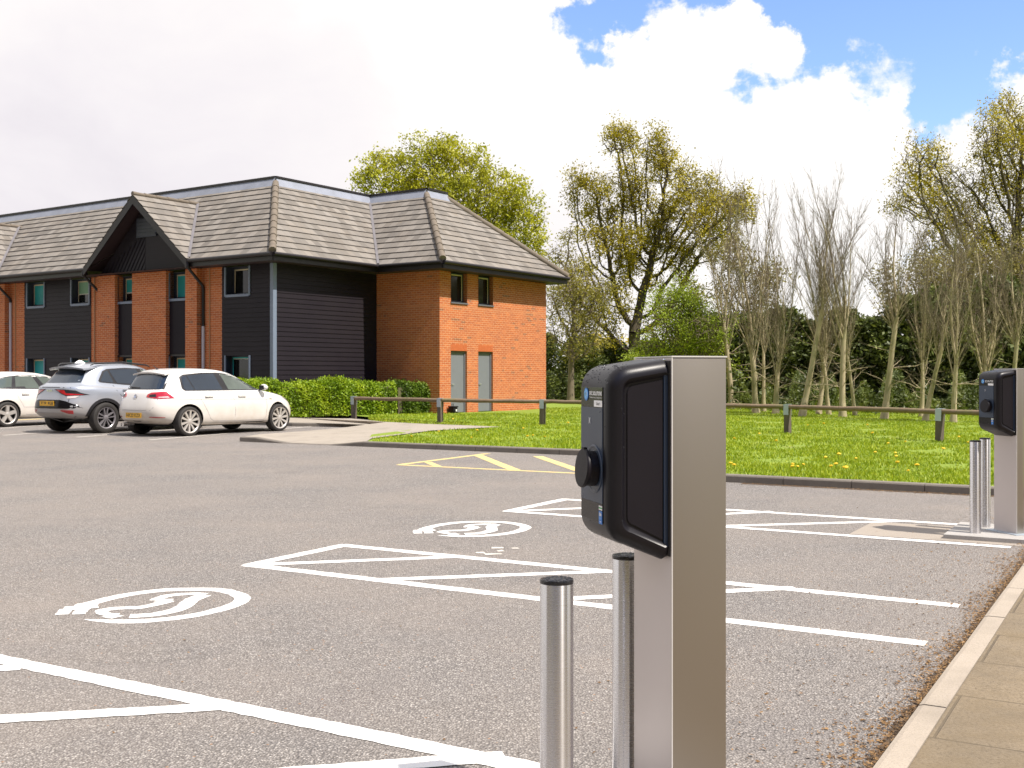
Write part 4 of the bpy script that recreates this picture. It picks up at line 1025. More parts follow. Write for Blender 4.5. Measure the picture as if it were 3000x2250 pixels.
# small black box by the left-hand door
t = thing('bait_box', 'small black box on the ground beside the left grey door', 'box', MB0+DL*(XW-0.16)-DR*(YW0-0.50), bl.rotation_euler.z)
m = MB(); m.bbox(-0.12, -0.14, 0.09, 0.10, 0.10, 0.30, 0.03); b_ = m.build('body', M['mattplastic'], t, smooth=40)
m = MB(); m.bbox(-0.135, -0.155, 0.285, 0.115, 0.115, 0.325, 0.012); m.tube([(0, -0.05, 0.32), (0, -0.05, 0.40), (0, 0.03, 0.40), (0, 0.03, 0.32)], 0.010, 6); m.build('lid', M['mattplastic'], t, smooth=40)
m = MB(); m.box(-0.128, -0.09, 0.15, -0.121, -0.02, 0.22); m.build('label', M['white'], t)
# ================================================================== CARS
def interp(ctrl, t):
    for (a, va), (b, vb) in zip(ctrl, ctrl[1:]):
        if t <= b:
            k = (t-a)/(b-a) if b > a else 0; k = k*k*(3-2*k)*0.35+k*0.65
            return va+(vb-va)*k
    return ctrl[-1][1]
def ring(xr, xf, W_, z, nr=4.0, nf=3.2, N=26):
    """plan outline of the body at one level; z: list of (fraction of length, height)"""
    xm = xr+(xf-xr)*0.5; half = []
    for k in range(N+1):
        ph = PI*k/N; c, s = math.cos(ph), math.sin(ph); n = nr if c > 0 else nf
        x = xm-(xm-xr)*math.copysign(abs(c)**(2/n), c) if c > 0 else xm+(xf-xm)*abs(c)**(2/n)
        y = W_*abs(s)**(2/n)
        half.append((x, y))
    pts = [(x, -y) for x, y in half]+[(x, y) for x, y in half[-2:0:-1]]
    return [Vector((x, y, interp(z, (x-xr)/(xf-xr)))) for x, y in pts]
class Car:
    def __init__(s, name, label, loc, rz, paint, rings, axles, Ra, scale=1.0):
        s.t = thing(name, label, 'car', loc, rz, 'cars parked in front of the building'); s.t.scale = (scale,)*3
        s.paint = paint
        mb = MB(); n = len(rings[0])
        for r_ in rings: mb.v += [tuple(p) for p in r_]
        for i in range(len(rings)-1):
            for k in range(n): mb.f.append((i*n+k, i*n+(k+1) % n, (i+1)*n+(k+1) % n, (i+1)*n+k))
        mb.f.append(tuple(range(n-1, -1, -1)))
        base = (len(rings)-1)*n; h = n//2                       # roof: strips across
        for k in range(h):
            a, b, c, d = base+k, base+(k+1), base+(n-k-1) % n, base+(n-k) % n
            q = [];
            for v in (a, b, c, d):
                if v not in q: q.append(v)
            if len(q) > 2: mb.f.append(tuple(q))
        mb.m = [0]*len(mb.f); mb.uv = [None]*len(mb.f)
        o = mb.build('body', [paint, M['rimdark']], None, smooth=True, recalc=True)
        sub = o.modifiers.new('s', 'SUBSURF'); sub.levels = 1; sub.render_levels = 1
        dg = bpy.context.evaluated_depsgraph_get(); me = bpy.data.meshes.new_from_object(o.evaluated_get(dg)); o.modifiers.clear(); o.data = me
        s.bvh = BVHTree.FromPolygons([v.co.copy() for v in me.vertices], [tuple(p.vertices) for p in me.polygons])
        cut = MB()
        for ax in axles:
            for sg in (-1, 1): cut.lathe([(Ra, 0.0), (Ra, 0.6)], 40, 0, Matrix.Translation((ax, sg*0.58 if sg > 0 else -1.18, 0.33)) @ Matrix.Rotation(-PI/2, 4, 'X'))
        c = cut.build('cutter', [M['rimdark'], M['rimdark']], None, recalc=True); c.data.polygons.foreach_set('material_index', [1]*len(c.data.polygons))
        b = o.modifiers.new('b', 'BOOLEAN'); b.operation = 'DIFFERENCE'; b.object = c; b.solver = 'EXACT'
        dg = bpy.context.evaluated_depsgraph_get(); me2 = bpy.data.meshes.new_from_object(o.evaluated_get(dg)); o.modifiers.clear(); o.data = me2
        me2.polygons.foreach_set('use_smooth', [True]*len(me2.polygons)); me2.set_sharp_from_angle(angle=R(38))
        bpy.data.objects.remove(c); o.parent = s.t; s.body = o
    def patch(s, name, poly, proj, mat, off=0.004, parent=None, dens=0.07, mats=None):
        """skin panel: outline in the plane of projection, laid on the bodywork"""
        org, u, v, d = proj; pts = [Vector((p[0], p[1])) for p in poly]; n0 = len(pts)
        allp = []
        for i in range(n0):
            a, b = pts[i], pts[(i+1) % n0]; m = max(1, int((b-a).length/dens)); allp += [a.lerp(b, k/m) for k in range(m)]
        nb = len(allp); xs = [p.x for p in allp]; ys = [p.y for p in allp]
        def inside(q):
            c = False; j = nb-1
            for i in range(nb):
                a, b = allp[i], allp[j]
                if (a.y > q.y) != (b.y > q.y) and q.x < (b.x-a.x)*(q.y-a.y)/(b.y-a.y)+a.x: c = not c
                j = i
            return c
        x = min(xs)+dens*.5
        inner = []
        while x < max(xs):
            y = min(ys)+dens*.5
            while y < max(ys):
                q = Vector((x, y))
                if inside(q) and min((q-p).length for p in allp) > dens*0.45: inner.append(q)
                y += dens
            x += dens
        vs, es, fs, *_ = delaunay_2d_cdt(allp+inner, [], [tuple(range(nb))], 1, 1e-5)
        out = []; last = None
        for p in vs:
            o = org+u*p.x+v*p.y; hit = s.bvh.ray_cast(o, d)
            if hit[0] is None: q = last if last else o+d*3
            else: q = hit[0]
            last = q; out.append(q-d*off)
        k = len(out); inn = [q+d*(off+0.012) for q in out]
        # rim of the panel so that it has thickness
        cnt = {}
        for f in fs:
            for a, b in zip(f, list(f[1:])+[f[0]]): cnt[(a, b)] = cnt.get((a, b), 0)+1
        rim = [(a, b) for (a, b) in cnt if (b, a) not in cnt]
        F = [tuple(f) for f in fs]+[(b, a, a+k, b+k) for a, b in rim]
        me = bpy.data.meshes.new(name); me.from_pydata(out+inn, [], F)
        bm = bmesh.new(); bm.from_mesh(me); bmesh.ops.recalc_face_normals(bm, faces=bm.faces)
        f0 = max(bm.faces, key=lambda f: f.calc_area())
        if f0.normal.dot(d) > 0: bmesh.ops.reverse_faces(bm, faces=bm.faces)
        bm.to_mesh(me); bm.free()
        me.materials.append(M[mat] if isinstance(mat, str) else mat)
        me.polygons.foreach_set('use_smooth', [True]*len(me.polygons)); me.set_sharp_from_angle(angle=R(40))
        return link(name, me, parent or s.t)
    SIDE = {-1: (Vector((0, -3, 0)), Vector((1, 0, 0)), Vector((0, 0, 1)), Vector((0, 1, 0))), 1: (Vector((0, 3, 0)), Vector((1, 0, 0)), Vector((0, 0, 1)), Vector((0, -1, 0)))}
    REAR = (Vector((-3, 0, 0)), Vector((0, 1, 0)), Vector((0, 0, 1)), Vector((1, 0, 0)))
    FRONT = (Vector((8, 0, 0)), Vector((0, 1, 0)), Vector((0, 0, 1)), Vector((-1, 0, 0)))
    @staticmethod
    def corner(sg, ang=45, x=0.0, y=0.9, fwd=1):
        """oblique projection onto a rear corner; outline u runs outwards round the corner"""
        a = R(ang); d = Vector((math.cos(a)*fwd, -sg*math.sin(a), 0)); u = Vector((math.sin(a)*fwd, sg*math.cos(a), 0))
        return (Vector((x, sg*y, 0))-d*3, u, Vector((0, 0, 1)), d)
    def line(s, name, pts, proj, w=0.010, mat='carblack', parent=None):
        L = []; Rr = []
        P = [Vector(p) for p in pts]
        for i, p in enumerate(P):
            d = (P[min(i+1, len(P)-1)]-P[max(i-1, 0)]).normalized(); n = Vector((-d.y, d.x)); L.append(p+n*w/2); Rr.append(p-n*w/2)
        return s.patch(name, L+Rr[::-1], proj, mat, 0.0025, parent, dens=0.12)
    def wheel(s, x, sg, r, w, rim_r, style, yout, rz=0.0):
        """a wheel; style gives the spokes"""
        def Mx(): return Matrix.Translation((x, sg*(yout-w), r))@Matrix.Rotation(-sg*PI/2, 4, 'X')
        T = Mx(); tm = MB()
        tm.lathe([(rim_r, 0.0), (r*0.93, 0.0), (r*0.985, 0.015), (r, 0.04), (r, w-0.045), (r*0.985, w-0.018), (r*0.93, w-0.004), (rim_r+0.018, w), (rim_r, w-0.012)], 44, 0, T, False)
        wl = tm.build('wheel', M['rubber'], s.t, smooth=40)
        rm = MB(); mp, count, kind = style
        rm.lathe([(rim_r-0.02, w-0.05), (rim_r-0.020, w-0.020), (rim_r-0.006, w-0.008), (rim_r+0.004, w-0.006), (rim_r+0.004, w-0.03)], 44, 0, T, False)
        rm.lathe([(0.0, w-0.012), (0.034, w-0.013), (0.058, w-0.022), (0.07, w-0.05)], 20, 0, T, False)
        rm.lathe([(rim_r, w-0.085), (0.0, w-0.085)], 30, 1, T); rm.lathe([(0.15, w-0.084), (0.15, w-0.07), (0.0, w-0.07)], 24, 1, T)
        for k in range(count):
            a = 2*PI*k/count+rz; A = T@Matrix.Rotation(a, 4, 'Z')
            def spoke(o0, w0, o1, w1, tw=0.0):
                p = [(0.045, o0-w0/2, w-0.024), (0.045, o0+w0/2, w-0.024), (rim_r-0.012, o1+w1/2+tw, w-0.016), (rim_r-0.012, o1-w1/2+tw, w-0.016)]
                lo = [(q[0], q[1]*1.15, w-0.065) for q in p]
                rm.add([A@Vector(q) for q in p+lo], [(0,1,2,3), (0,4,5,1), (1,5,6,2), (2,6,7,3), (3,7,4,0)], 0)
            if kind == 'blade': spoke(0.0, 0.030, 0.0, 0.050, 0.018*(-sg))
            elif kind == 'star': spoke(0.0, 0.075, 0.0, 0.088)
            else: spoke(-0.016, 0.020, -0.052, 0.030); spoke(0.016, 0.020, 0.052, 0.030)
        rm.build('rim', [M[mp], M['rimdark']], wl, smooth=30)
    def plate(s, txt, y, z, w=0.52, h=0.111, tilt=0.0, x=None):
        hit = s.bvh.ray_cast(Vector((-3, y, z)), Vector((1, 0, 0)))[0]; X = (hit.x if hit else 0)-0.014 if x is None else x
        T = Matrix.Translation((X, y, z))@Matrix.Rotation(tilt, 4, 'Y')
        m = MB(); m.bbox(-0.003, -w/2, -h/2, 0.004, w/2, h/2, 0.002, 0, T)
        F = T@Matrix(((0, 0, -1, -0.004), (-1, 0, 0, w*0.45), (0, 1, 0, -h*0.34), (0, 0, 0, 1)))
        text(m, txt, F, h*0.68, w*0.90, 1, 0.012); m.build('number_plate', [M['plate'], M['ink']], s.t)
    def mirror(s, x, sg, z, y, L=0.20):
        m = MB(); bm = bmesh.new(); bmesh.ops.create_uvsphere(bm, u_segments=16, v_segments=10, radius=1)
        for v in bm.verts: v.co = Vector((v.co.x*0.09*(1.2 if v.co.x > 0 else 0.7), v.co.y*L/2, v.co.z*0.075*(1 if v.co.z > 0 else 0.85)))
        m.bm(bm, 0, Matrix.Translation((x, sg*(y+L*0.55), z))@Matrix.Rotation(-sg*R(8), 4, 'Z'))
        o = m.build('mirror', s.paint, s.t, smooth=True)
        k = MB(); k.tube([(x+0.02, sg*(y-0.05), z-0.05), (x+0.01, sg*(y+L*0.3), z-0.04)], 0.025, 8); k.box(x-0.066, sg*(y+L*0.55)-L*0.38, z-0.05, x-0.060, sg*(y+L*0.55)+L*0.38, z+0.05); k.build('mirror_arm', M['carblack'], o)
    def handle(s, x, sg, z, L=0.20, mat=None):
        hit = s.bvh.ray_cast(Vector((x, sg*3, z)), Vector((0, -sg, 0)))[0]; y = abs(hit.y) if hit else 0.88
        k = MB(); k.bbox(x-L*0.5, min(sg*(y-0.01), sg*(y+0.004)), z-0.030, x+L*0.5, max(sg*(y-0.01), sg*(y+0.004)), z+0.022, 0.006); o = k.build('handle_recess', M['carblack'], s.t)
        m = MB(); m.bbox(x-L*0.55, min(sg*(y+0.006), sg*(y+0.03)), z-0.012, x+L*0.55, max(sg*(y+0.006), sg*(y+0.03)), z+0.016, 0.007); m.build('door_handle', mat or s.paint, s.t, smooth=40); o.parent = s.t.children[-1] if s.t.children[-1].name.startswith('door_handle') else s.t
HEAD = math.atan2(DR.y, DR.x)
def place(px, py, d, rz, axle, half, scale):
    """origin so that the near rear tyre stands at (px) and distance d"""
    X = (px-CEN)/FOC*d; f = Vector((math.cos(rz), math.sin(rz), 0)); l = Vector((-f.y, f.x, 0))
    return Vector((X, d, 0))-f*axle*scale+l*half*scale

# ---------------- white hatchback
def hatchback():
    zt = lambda *a: [(i/(len(a)-1), v) for i, v in enumerate(a)]
    rings = [
        ring(0.30, 4.02, 0.76, zt(.23, .20, .19, .19, .20)),
        ring(0.13, 4.14, 0.855, zt(.30, .25, .23, .23, .24)),
        ring(0.05, 4.22, 0.885, zt(.38, .34, .30, .30, .32), 4.5, 3.4),
        ring(0.00, 4.26, 0.895, zt(.52, .47, .44, .44, .46), 4.5, 3.2),
        ring(0.015, 4.25, 0.897, zt(.64, .60, .58, .58, .57), 4.5, 3.0),
        ring(0.05, 4.21, 0.893, zt(.78, .76, .74, .72, .66), 4.2, 2.9),
        ring(0.085, 4.14, 0.872, zt(.90, .875, .86, .85, .74), 4.0, 2.8),
        ring(0.115, 4.03, 0.842, zt(.96, .935, .925, .925, .80), 4.0, 2.8),
        ring(0.150, 3.72, 0.805, zt(.99, .965, .955, .97, .865), 4.0, 2.9),
        ring(0.175, 3.28, 0.775, zt(1.01, .985, .975, .985, .955), 4.0, 3.0),
        ring(0.240, 3.02, 0.745, zt(1.12, 1.10, 1.09, 1.09, 1.06), 3.8, 3.0),
        ring(0.330, 2.72, 0.690, zt(1.255, 1.255, 1.25, 1.245, 1.205), 3.8, 3.0),
        ring(0.400, 2.48, 0.640, zt(1.355, 1.375, 1.375, 1.365, 1.31), 3.6, 3.0),
        ring(0.450, 2.33, 0.600, zt(1.395, 1.418, 1.42, 1.41, 1.355), 3.4, 3.0),
        ring(0.540, 2.18, 0.480, zt(1.425, 1.452, 1.455, 1.44, 1.39), 3.0, 2.8),
        ring(0.700, 1.98, 0.280, zt(1.445, 1.468, 1.47, 1.46, 1.425), 2.6, 2.6)]
    sc = 1.045; ax, wb = 0.80, 2.63; rz = HEAD
    c = Car('parked_car', 'dirty white five door hatchback parked nearest the hedge, red wraparound tail lamps', place(558, 0, 25.0, rz, ax, 0.885, sc), rz, M['carwhite'], rings, (ax, ax+wb), 0.362, sc)
    for sg in (-1, 1):
        S = c.SIDE[sg]
        tr = c.patch('window_trim', [(0.76, .972), (0.70, 1.03), (0.70, 1.275), (0.80, 1.325), (1.30, 1.368), (1.75, 1.372), (2.20, 1.33), (2.62, 1.20), (3.12, 0.992), (3.08, .968)], S, 'carblack', 0.003)
        c.patch('side_window', [(0.745, 1.03), (0.745, 1.262), (0.815, 1.292), (0.855, 1.295), (1.00, .992), (0.79, .992)], S, 'glass', 0.006, tr)
        c.patch('side_window', [(0.885, 1.298), (1.30, 1.338), (1.62, 1.345), (1.78, .992), (1.025, .992)], S, 'glass', 0.006, tr)
        c.patch('side_window', [(1.80, 1.343), (2.18, 1.302), (2.58, 1.180), (2.98, 1.003), (2.90, .992), (1.95, .992)], S, 'glasspale', 0.006, tr)
        c.line('door_seam', [(1.04, .96), (1.10, .80), (1.27, .52), (1.36, .36), (1.46, .305), (2.02, .295), (2.92, .29), (2.99, .34), (3.03, .60), (3.0, .90), (2.97, .97)], S, 0.009, 'cargrey')
        c.line('door_seam', [(1.93, .96), (2.02, .78), (2.06, .55), (2.04, .30)], S, 0.009, 'cargrey')
        c.line('crease', [(0.35, .80), (1.2, .79), (2.4, .775), (3.3, .755)], S, 0.007, 'cargrey')
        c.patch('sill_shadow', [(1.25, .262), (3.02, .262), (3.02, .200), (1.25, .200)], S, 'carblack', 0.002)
        c.handle(1.32, sg, .845); c.handle(2.26, sg, .838)
        c.mirror(2.88, sg, 1.03, .80)
        for x in (ax, ax+wb): c.wheel(x, sg, 0.318, 0.215, 0.247, ('rimpale', 10, 'blade'), 0.893, 0.2*x)
        K = c.corner(sg, 40, 0.04, .80)
        lamp = c.patch('tail_lamp', [(-.33, .855), (-.30, .905), (-.22, .945), (.03, .965), (.10, .960), (.26, .822), (.0, .812), (-.14, .818), (-.29, .838)], K, 'redlamp', 0.008)
        c.patch('lamp_insert', [(-.27, .862), (-.25, .897), (-.12, .918), (-.10, .850), (-.2, .846)], K, 'carblack', 0.011, lamp)
        c.patch('lamp_insert', [(-.07, .838), (-.05, .852), (.13, .862), (.17, .835)], K, 'palelamp', 0.011, lamp)
        c.patch('reflector', [(-.26, .415), (-.24, .432), (.08, .418), (.09, .408), (-.05, .402)], c.corner(sg, 35, 0.04, .78), 'redlamp', 0.006)
        c.patch('headlamp', [(-.30, .70), (-.28, .76), (.20, .83), (.26, .79), (.0, .69)], c.corner(sg, 40, 4.1, .72, -1), 'palelamp', 0.006)
    rt = c.patch('rear_screen_trim', [(-.60, 1.005), (.60, 1.005), (.545, 1.33), (.50, 1.362), (-.50, 1.362), (-.545, 1.33)], c.REAR, 'carblack', 0.003)
    c.patch('rear_window', [(-.575, 1.02), (.575, 1.02), (.515, 1.315), (.47, 1.335), (-.47, 1.335), (-.515, 1.315)], c.REAR, 'glass', 0.007, rt)
    w = MB(); h0 = c.bvh.ray_cast(Vector((-3, 0.02, 1.05)), Vector((1, 0, 0)))[0]
    w.tube([(h0.x-0.02, 0.0, 1.04), (h0.x-0.012, 0.33, 1.06)], 0.012, 6); w.build('rear_wiper', M['carblack'], c.t)
    c.patch('windscreen', [(-.62, 1.02), (.62, 1.02), (.50, 1.33), (-.50, 1.33)], c.FRONT, 'glasspale', 0.006)
    sp = MB(); pts = []
    for k in range(13):
        y = -0.53+1.06*k/12; e = 1-(abs(y)/0.58)**4; pts.append((y, 0.355+0.06*(1-e)))
    N = len(pts)
    sp.add([Vector((x, y, 1.376-0.045*(y/0.56)**2)) for y, x in pts]+[Vector((0.66, y, 1.446-0.07*(y/0.56)**2)) for y, x in pts]+[Vector((x+0.015, y, 1.345-0.045*(y/0.56)**2)) for y, x in pts]+[Vector((0.55, y, 1.34)) for y, x in pts],
           [(i, i+1, N+i+1, N+i) for i in range(N-1)]+[(2*N+i, 2*N+i+1, i+1, i) for i in range(N-1)]+[(3*N+i, 3*N+i+1, 2*N+i+1, 2*N+i) for i in range(N-1)]+[(0, N, 3*N, 2*N), (N-1, 3*N-1, 4*N-1, 2*N-1)])
    sp.build('spoiler', M['carwhite'], c.t, recalc=True, smooth=30)
    c.line('tailgate_seam', [(-.62, .99), (-.60, .80), (-.56, .62), (-.50, .565), (.50, .565), (.56, .62), (.60, .80), (.62, .99)], c.REAR, 0.010, 'cargrey')
    c.patch('bumper_lower', [(-.70, .235), (-.58, .30), (-.45, .335), (.45, .335), (.58, .30), (.70, .235), (.6, .215), (-.6, .215)], c.REAR, 'carblack', 0.006)
    ex = MB()
    for y in (.38, .47): ex.tube([(0.03, y, .245), (0.3, y, .245)], 0.035, 12)
    ex.build('exhaust', M['chrome'], c.t, smooth=50)
    c.plate('NK20 KZX', 0.0, .455, tilt=R(4))
    # round badge
    hb = c.bvh.ray_cast(Vector((-3, 0, .855)), Vector((1, 0, 0)))[0]
    B = Matrix.Translation((hb.x-0.006, 0, .855))@Matrix(((0, 0, -1, 0), (-1, 0, 0, 0), (0, 1, 0, 0), (0, 0, 0, 1)))@Matrix.Rotation(R(-8), 4, 'X')
    b = MB(); b.lathe([(0.056, 0), (0.056, 0.006), (0.049, 0.007), (0.049, 0.002), (0.0, 0.002)], 28, 0, B)
    for pts in (((-.022, .046), (0, .006), (.022, .046)), ((-.044, .022), (-.022, -.042), (0, .002), (.022, -.042), (.044, .022))):
        b.tube([B@Vector((x, y, .006)) for x, y in pts], 0.006, 6)
    b.build('badge', M['chrome'], c.t)
    an = MB(); an.tube([(0.62, 0, 1.45), (0.53, 0, 1.52)], 0.008, 6); an.lathe([(0.03, 0), (0.02, .02), (0, .03)], 10, 0, Matrix.Translation((0.63, 0, 1.44))); an.build('aerial', M['carblack'], c.t)
    ud = MB(); ud.box(0.75, -0.60, 0.19, 3.7, 0.60, 0.30); ud.build('underbody', M['rimdark'], c.t)
    hb2 = c.bvh.ray_cast(Vector((3.16, -3, .765)), Vector((0, 1, 0)))[0]
    g = MB(); g.box(3.06, hb2.y-0.006, .755, 3.2, hb2.y+0.01, .772); g.build('side_badge', M['chrome'], c.t)
hatchback()

# ---------------- silver sport utility
def suv():
    zt = lambda *a: [(i/(len(a)-1), v) for i, v in enumerate(a)]
    rings = [
        ring(0.34, 4.20, 0.78, zt(.30, .26, .24, .24, .27)),
        ring(0.16, 4.36, 0.875, zt(.38, .30, .28, .28, .32)),
        ring(0.06, 4.46, 0.915, zt(.44, .38, .36, .36, .38), 4.4, 3.2),
        ring(0.02, 4.51, 0.930, zt(.56, .52, .50, .50, .50), 4.4, 3.0),
        ring(0.03, 4.51, 0.932, zt(.70, .66, .64, .63, .62), 4.2, 3.0),
        ring(0.075, 4.49, 0.928, zt(.84, .80, .78, .77, .74), 4.0, 3.0),
        ring(0.10, 4.44, 0.920, zt(.98, .92, .89, .89, .84), 4.0, 3.0),
        ring(0.09, 4.32, 0.890, zt(1.07, 1.02, .99, .98, .92), 4.0, 2.9),
        ring(0.17, 4.02, 0.850, zt(1.11, 1.06, 1.02, 1.02, .98), 3.8, 2.9),
        ring(0.24, 3.46, 0.815, zt(1.14, 1.10, 1.05, 1.05, 1.04), 3.8, 3.0),
        ring(0.34, 3.20, 0.780, zt(1.24, 1.20, 1.16, 1.15, 1.14), 3.6, 3.0),
        ring(0.47, 2.86, 0.725, zt(1.38, 1.37, 1.34, 1.33, 1.30), 3.6, 3.0),
        ring(0.58, 2.58, 0.675, zt(1.49, 1.515, 1.51, 1.49, 1.43), 3.4, 3.0),
        ring(0.64, 2.40, 0.63, zt(1.545, 1.575, 1.575, 1.555, 1.50), 3.2, 3.0),
        ring(0.74, 2.24, 0.50, zt(1.58, 1.61, 1.612, 1.595, 1.545), 3.0, 2.8),
        ring(0.95, 2.02, 0.30, zt(1.605, 1.628, 1.63, 1.615, 1.58), 2.6, 2.6)]
    sc = 1.03; ax, wb = 0.92, 2.68; rz = HEAD+R(1.5)
    c = Car('parked_car', 'silver sport utility car with black roof rails and orange-yellow rear plate, between two white cars', place(313.3, 0, 26.3, rz, ax, 0.925, sc), rz, M['carsilver'], rings, (ax, ax+wb), 0.405, sc)
    for sg in (-1, 1):
        S = c.SIDE[sg]
        tr = c.patch('window_trim', [(0.86, 1.165), (0.83, 1.20), (0.98, 1.425), (1.10, 1.475), (1.60, 1.505), (2.10, 1.49), (2.55, 1.40), (3.0, 1.215), (3.28, 1.09), (3.2, 1.07), (2.2, 1.075), (1.5, 1.105)], S, 'carblack', 0.003)
        c.patch('side_window', [(0.88, 1.19), (1.015, 1.405), (1.10, 1.44), (1.20, 1.19), (1.19, 1.155)], S, 'glass', 0.006, tr)
        c.patch('side_window', [(1.15, 1.447), (1.60, 1.475), (1.92, 1.473), (2.06, 1.115), (1.30, 1.145)], S, 'glass', 0.006, tr)
        c.patch('side_window', [(2.05, 1.468), (2.50, 1.378), (2.95, 1.20), (3.10, 1.12), (3.0, 1.095), (2.22, 1.105)], S, 'glasspale', 0.006, tr)
        c.line('crease', [(0.16, 1.035), (0.75, 1.065), (1.35, 1.025), (2.2, 1.0), (3.2, .985)], S, 0.012, 'cargrey')
        c.line('door_seam', [(1.17, 1.10), (1.22, .98), (1.42, .75), (1.50, .60)], S, 0.010, 'carblack')
        c.line('door_seam', [(2.2, 1.06), (2.26, .85), (2.24, .45)], S, 0.010, 'carblack')
        for xx in (ax, ax+wb):
            arc = [(xx+0.475*math.cos(a), 0.33+0.475*math.sin(a)) for a in np.linspace(PI+0.18, -0.18, 22)]+[(xx+0.408*math.cos(a), 0.33+0.408*math.sin(a)) for a in np.linspace(-0.18, PI+0.18, 22)]
            c.patch('arch_cladding', arc, S, 'carblack', 0.010, dens=0.06)
        c.patch('sill_cladding', [(1.36, .29), (3.15, .29), (3.15, .42), (1.36, .42)], S, 'carblack', 0.010)
        c.handle(1.48, sg, .975, 0.19, M['chrome']); c.handle(2.46, sg, .955, 0.19, M['chrome'])
        c.mirror(3.02, sg, 1.14, .82, 0.22)
        for x in (ax, ax+wb): c.wheel(x, sg, 0.352, 0.235, 0.242, ('rimgrey', 5, 'double'), 0.925, 0.35)
        K = c.corner(sg, 38, 0.06, .82)
        lamp = c.patch('tail_lamp', [(-.50, 1.015), (-.20, 1.005), (.02, .985), (.12, .935), (.30, .885), (.10, .872), (-.18, .860), (-.32, .915)], K, 'carblack', 0.006)
        c.patch('red_lens', [(-.46, 1.005), (-.24, .992), (-.20, .925), (.05, .905), (.20, .890), (-.02, .880), (-.17, .875), (-.31, .925)], K, 'redlamp', 0.010, lamp)
        c.patch('lower_lens', [(-.16, .855), (.02, .865), (.10, .862), (.02, .815), (-.16, .805)], K, 'palelamp', 0.010, lamp)
        c.patch('reflector', [(-.30, .525), (-.28, .545), (.0, .535), (.0, .455), (-.10, .455)], c.corner(sg, 30, 0.05, .78), 'redlamp', 0.012)
        rl = MB(); rl.tube([(0.72, sg*0.60, 1.555), (0.80, sg*0.61, 1.600), (1.6, sg*0.615, 1.63), (2.3, sg*0.58, 1.575), (2.4, sg*0.575, 1.535)], [.012, .022, .022, .018, .010], 8); rl.build('roof_rail', M['carblack'], c.t, smooth=50)
        c.patch('headlamp', [(-.20, .84), (-.18, .92), (.20, .96), (.24, .90), (.0, .80)], c.corner(sg, 40, 4.35, .74, -1), 'palelamp', 0.006)
    c.patch('rear_window', [(-.62, 1.16), (.62, 1.16), (.53, 1.43), (.46, 1.47), (-.46, 1.47), (-.53, 1.43)], c.REAR, 'glass', 0.006)
    c.patch('windscreen', [(-.66, 1.10), (.66, 1.10), (.54, 1.46), (-.54, 1.46)], c.FRONT, 'glasspale', 0.006)
    sp = MB(); N = 13; pts = [(-0.62+1.24*k/12) for k in range(N)]
    e = lambda y: 0.40+0.10*(abs(y)/0.62)**3
    sp.add([Vector((e(y), y, 1.532-0.05*(y/.62)**2)) for y in pts]+[Vector((0.95, y, 1.607-0.085*(y/.62)**2)) for y in pts]+[Vector((e(y)+0.03, y, 1.492-0.05*(y/.62)**2)) for y in pts]+[Vector((0.75, y, 1.47)) for y in pts],
           [(i, i+1, N+i+1, N+i) for i in range(N-1)]+[(2*N+i, 2*N+i+1, i+1, i) for i in range(N-1)]+[(3*N+i, 3*N+i+1, 2*N+i+1, 2*N+i) for i in range(N-1)]+[(0, N, 3*N, 2*N), (N-1, 3*N-1, 4*N-1, 2*N-1)])
    sp.build('spoiler', M['carsilver'], c.t, recalc=True, smooth=30)
    c.line('tailgate_edge', [(-.72, 1.045), (-.3, 1.055), (.3, 1.055), (.72, 1.045)], c.REAR, 0.014)
    blk = c.patch('bumper_insert', [(-.80, .585), (-.74, .66), (-.55, .745), (-.38, .775), (.38, .775), (.55, .745), (.74, .66), (.80, .585), (.6, .575), (-.6, .575)], c.REAR, 'glossblack', 0.006)
    c.patch('skid_plate', [(-.62, .36), (-.44, .475), (.44, .475), (.62, .36), (.5, .335), (-.5, .335)], c.REAR, 'cargrey', 0.010)
    c.patch('bumper_lower', [(-.78, .40), (-.66, .40), (-.52, .345), (.52, .345), (.66, .40), (.78, .40), (.70, .32), (-.70, .32)], c.REAR, 'carblack', 0.006)
    c.line('tailgate_seam', [(-.60, .90), (-.60, .70)], c.REAR, 0.010); c.line('tailgate_seam', [(.60, .90), (.60, .70)], c.REAR, 0.010)
    c.plate('T9 EJJ', 0.02, .69)
    hb = c.bvh.ray_cast(Vector((-3, 0.1, .975)), Vector((1, 0, 0)))[0]; m = MB()
    text(m, 'KIA', Matrix.Translation((hb.x-0.012, 0.10, .955))@Matrix(((0, 0, -1, 0), (-1, 0, 0, 0), (0, 1, 0, 0), (0, 0, 0, 1))), 0.05, 0.20, 0, 0.02); m.build('lettering', M['chrome'], c.t)
    m = MB(); m.lathe([(0.10, 0), (0.085, 0.03), (0.03, 0.075), (0, 0.08)], 14, 0, Matrix.Translation((0.88, 0, 1.60))@Matrix.Diagonal((1.5, 0.6, 1, 1))); m.build('aerial', M['white'], c.t, smooth=True)
    ud = MB(); ud.box(0.85, -0.62, 0.24, 3.9, 0.62, 0.36); ud.build('underbody', M['rimdark'], c.t)
suv()

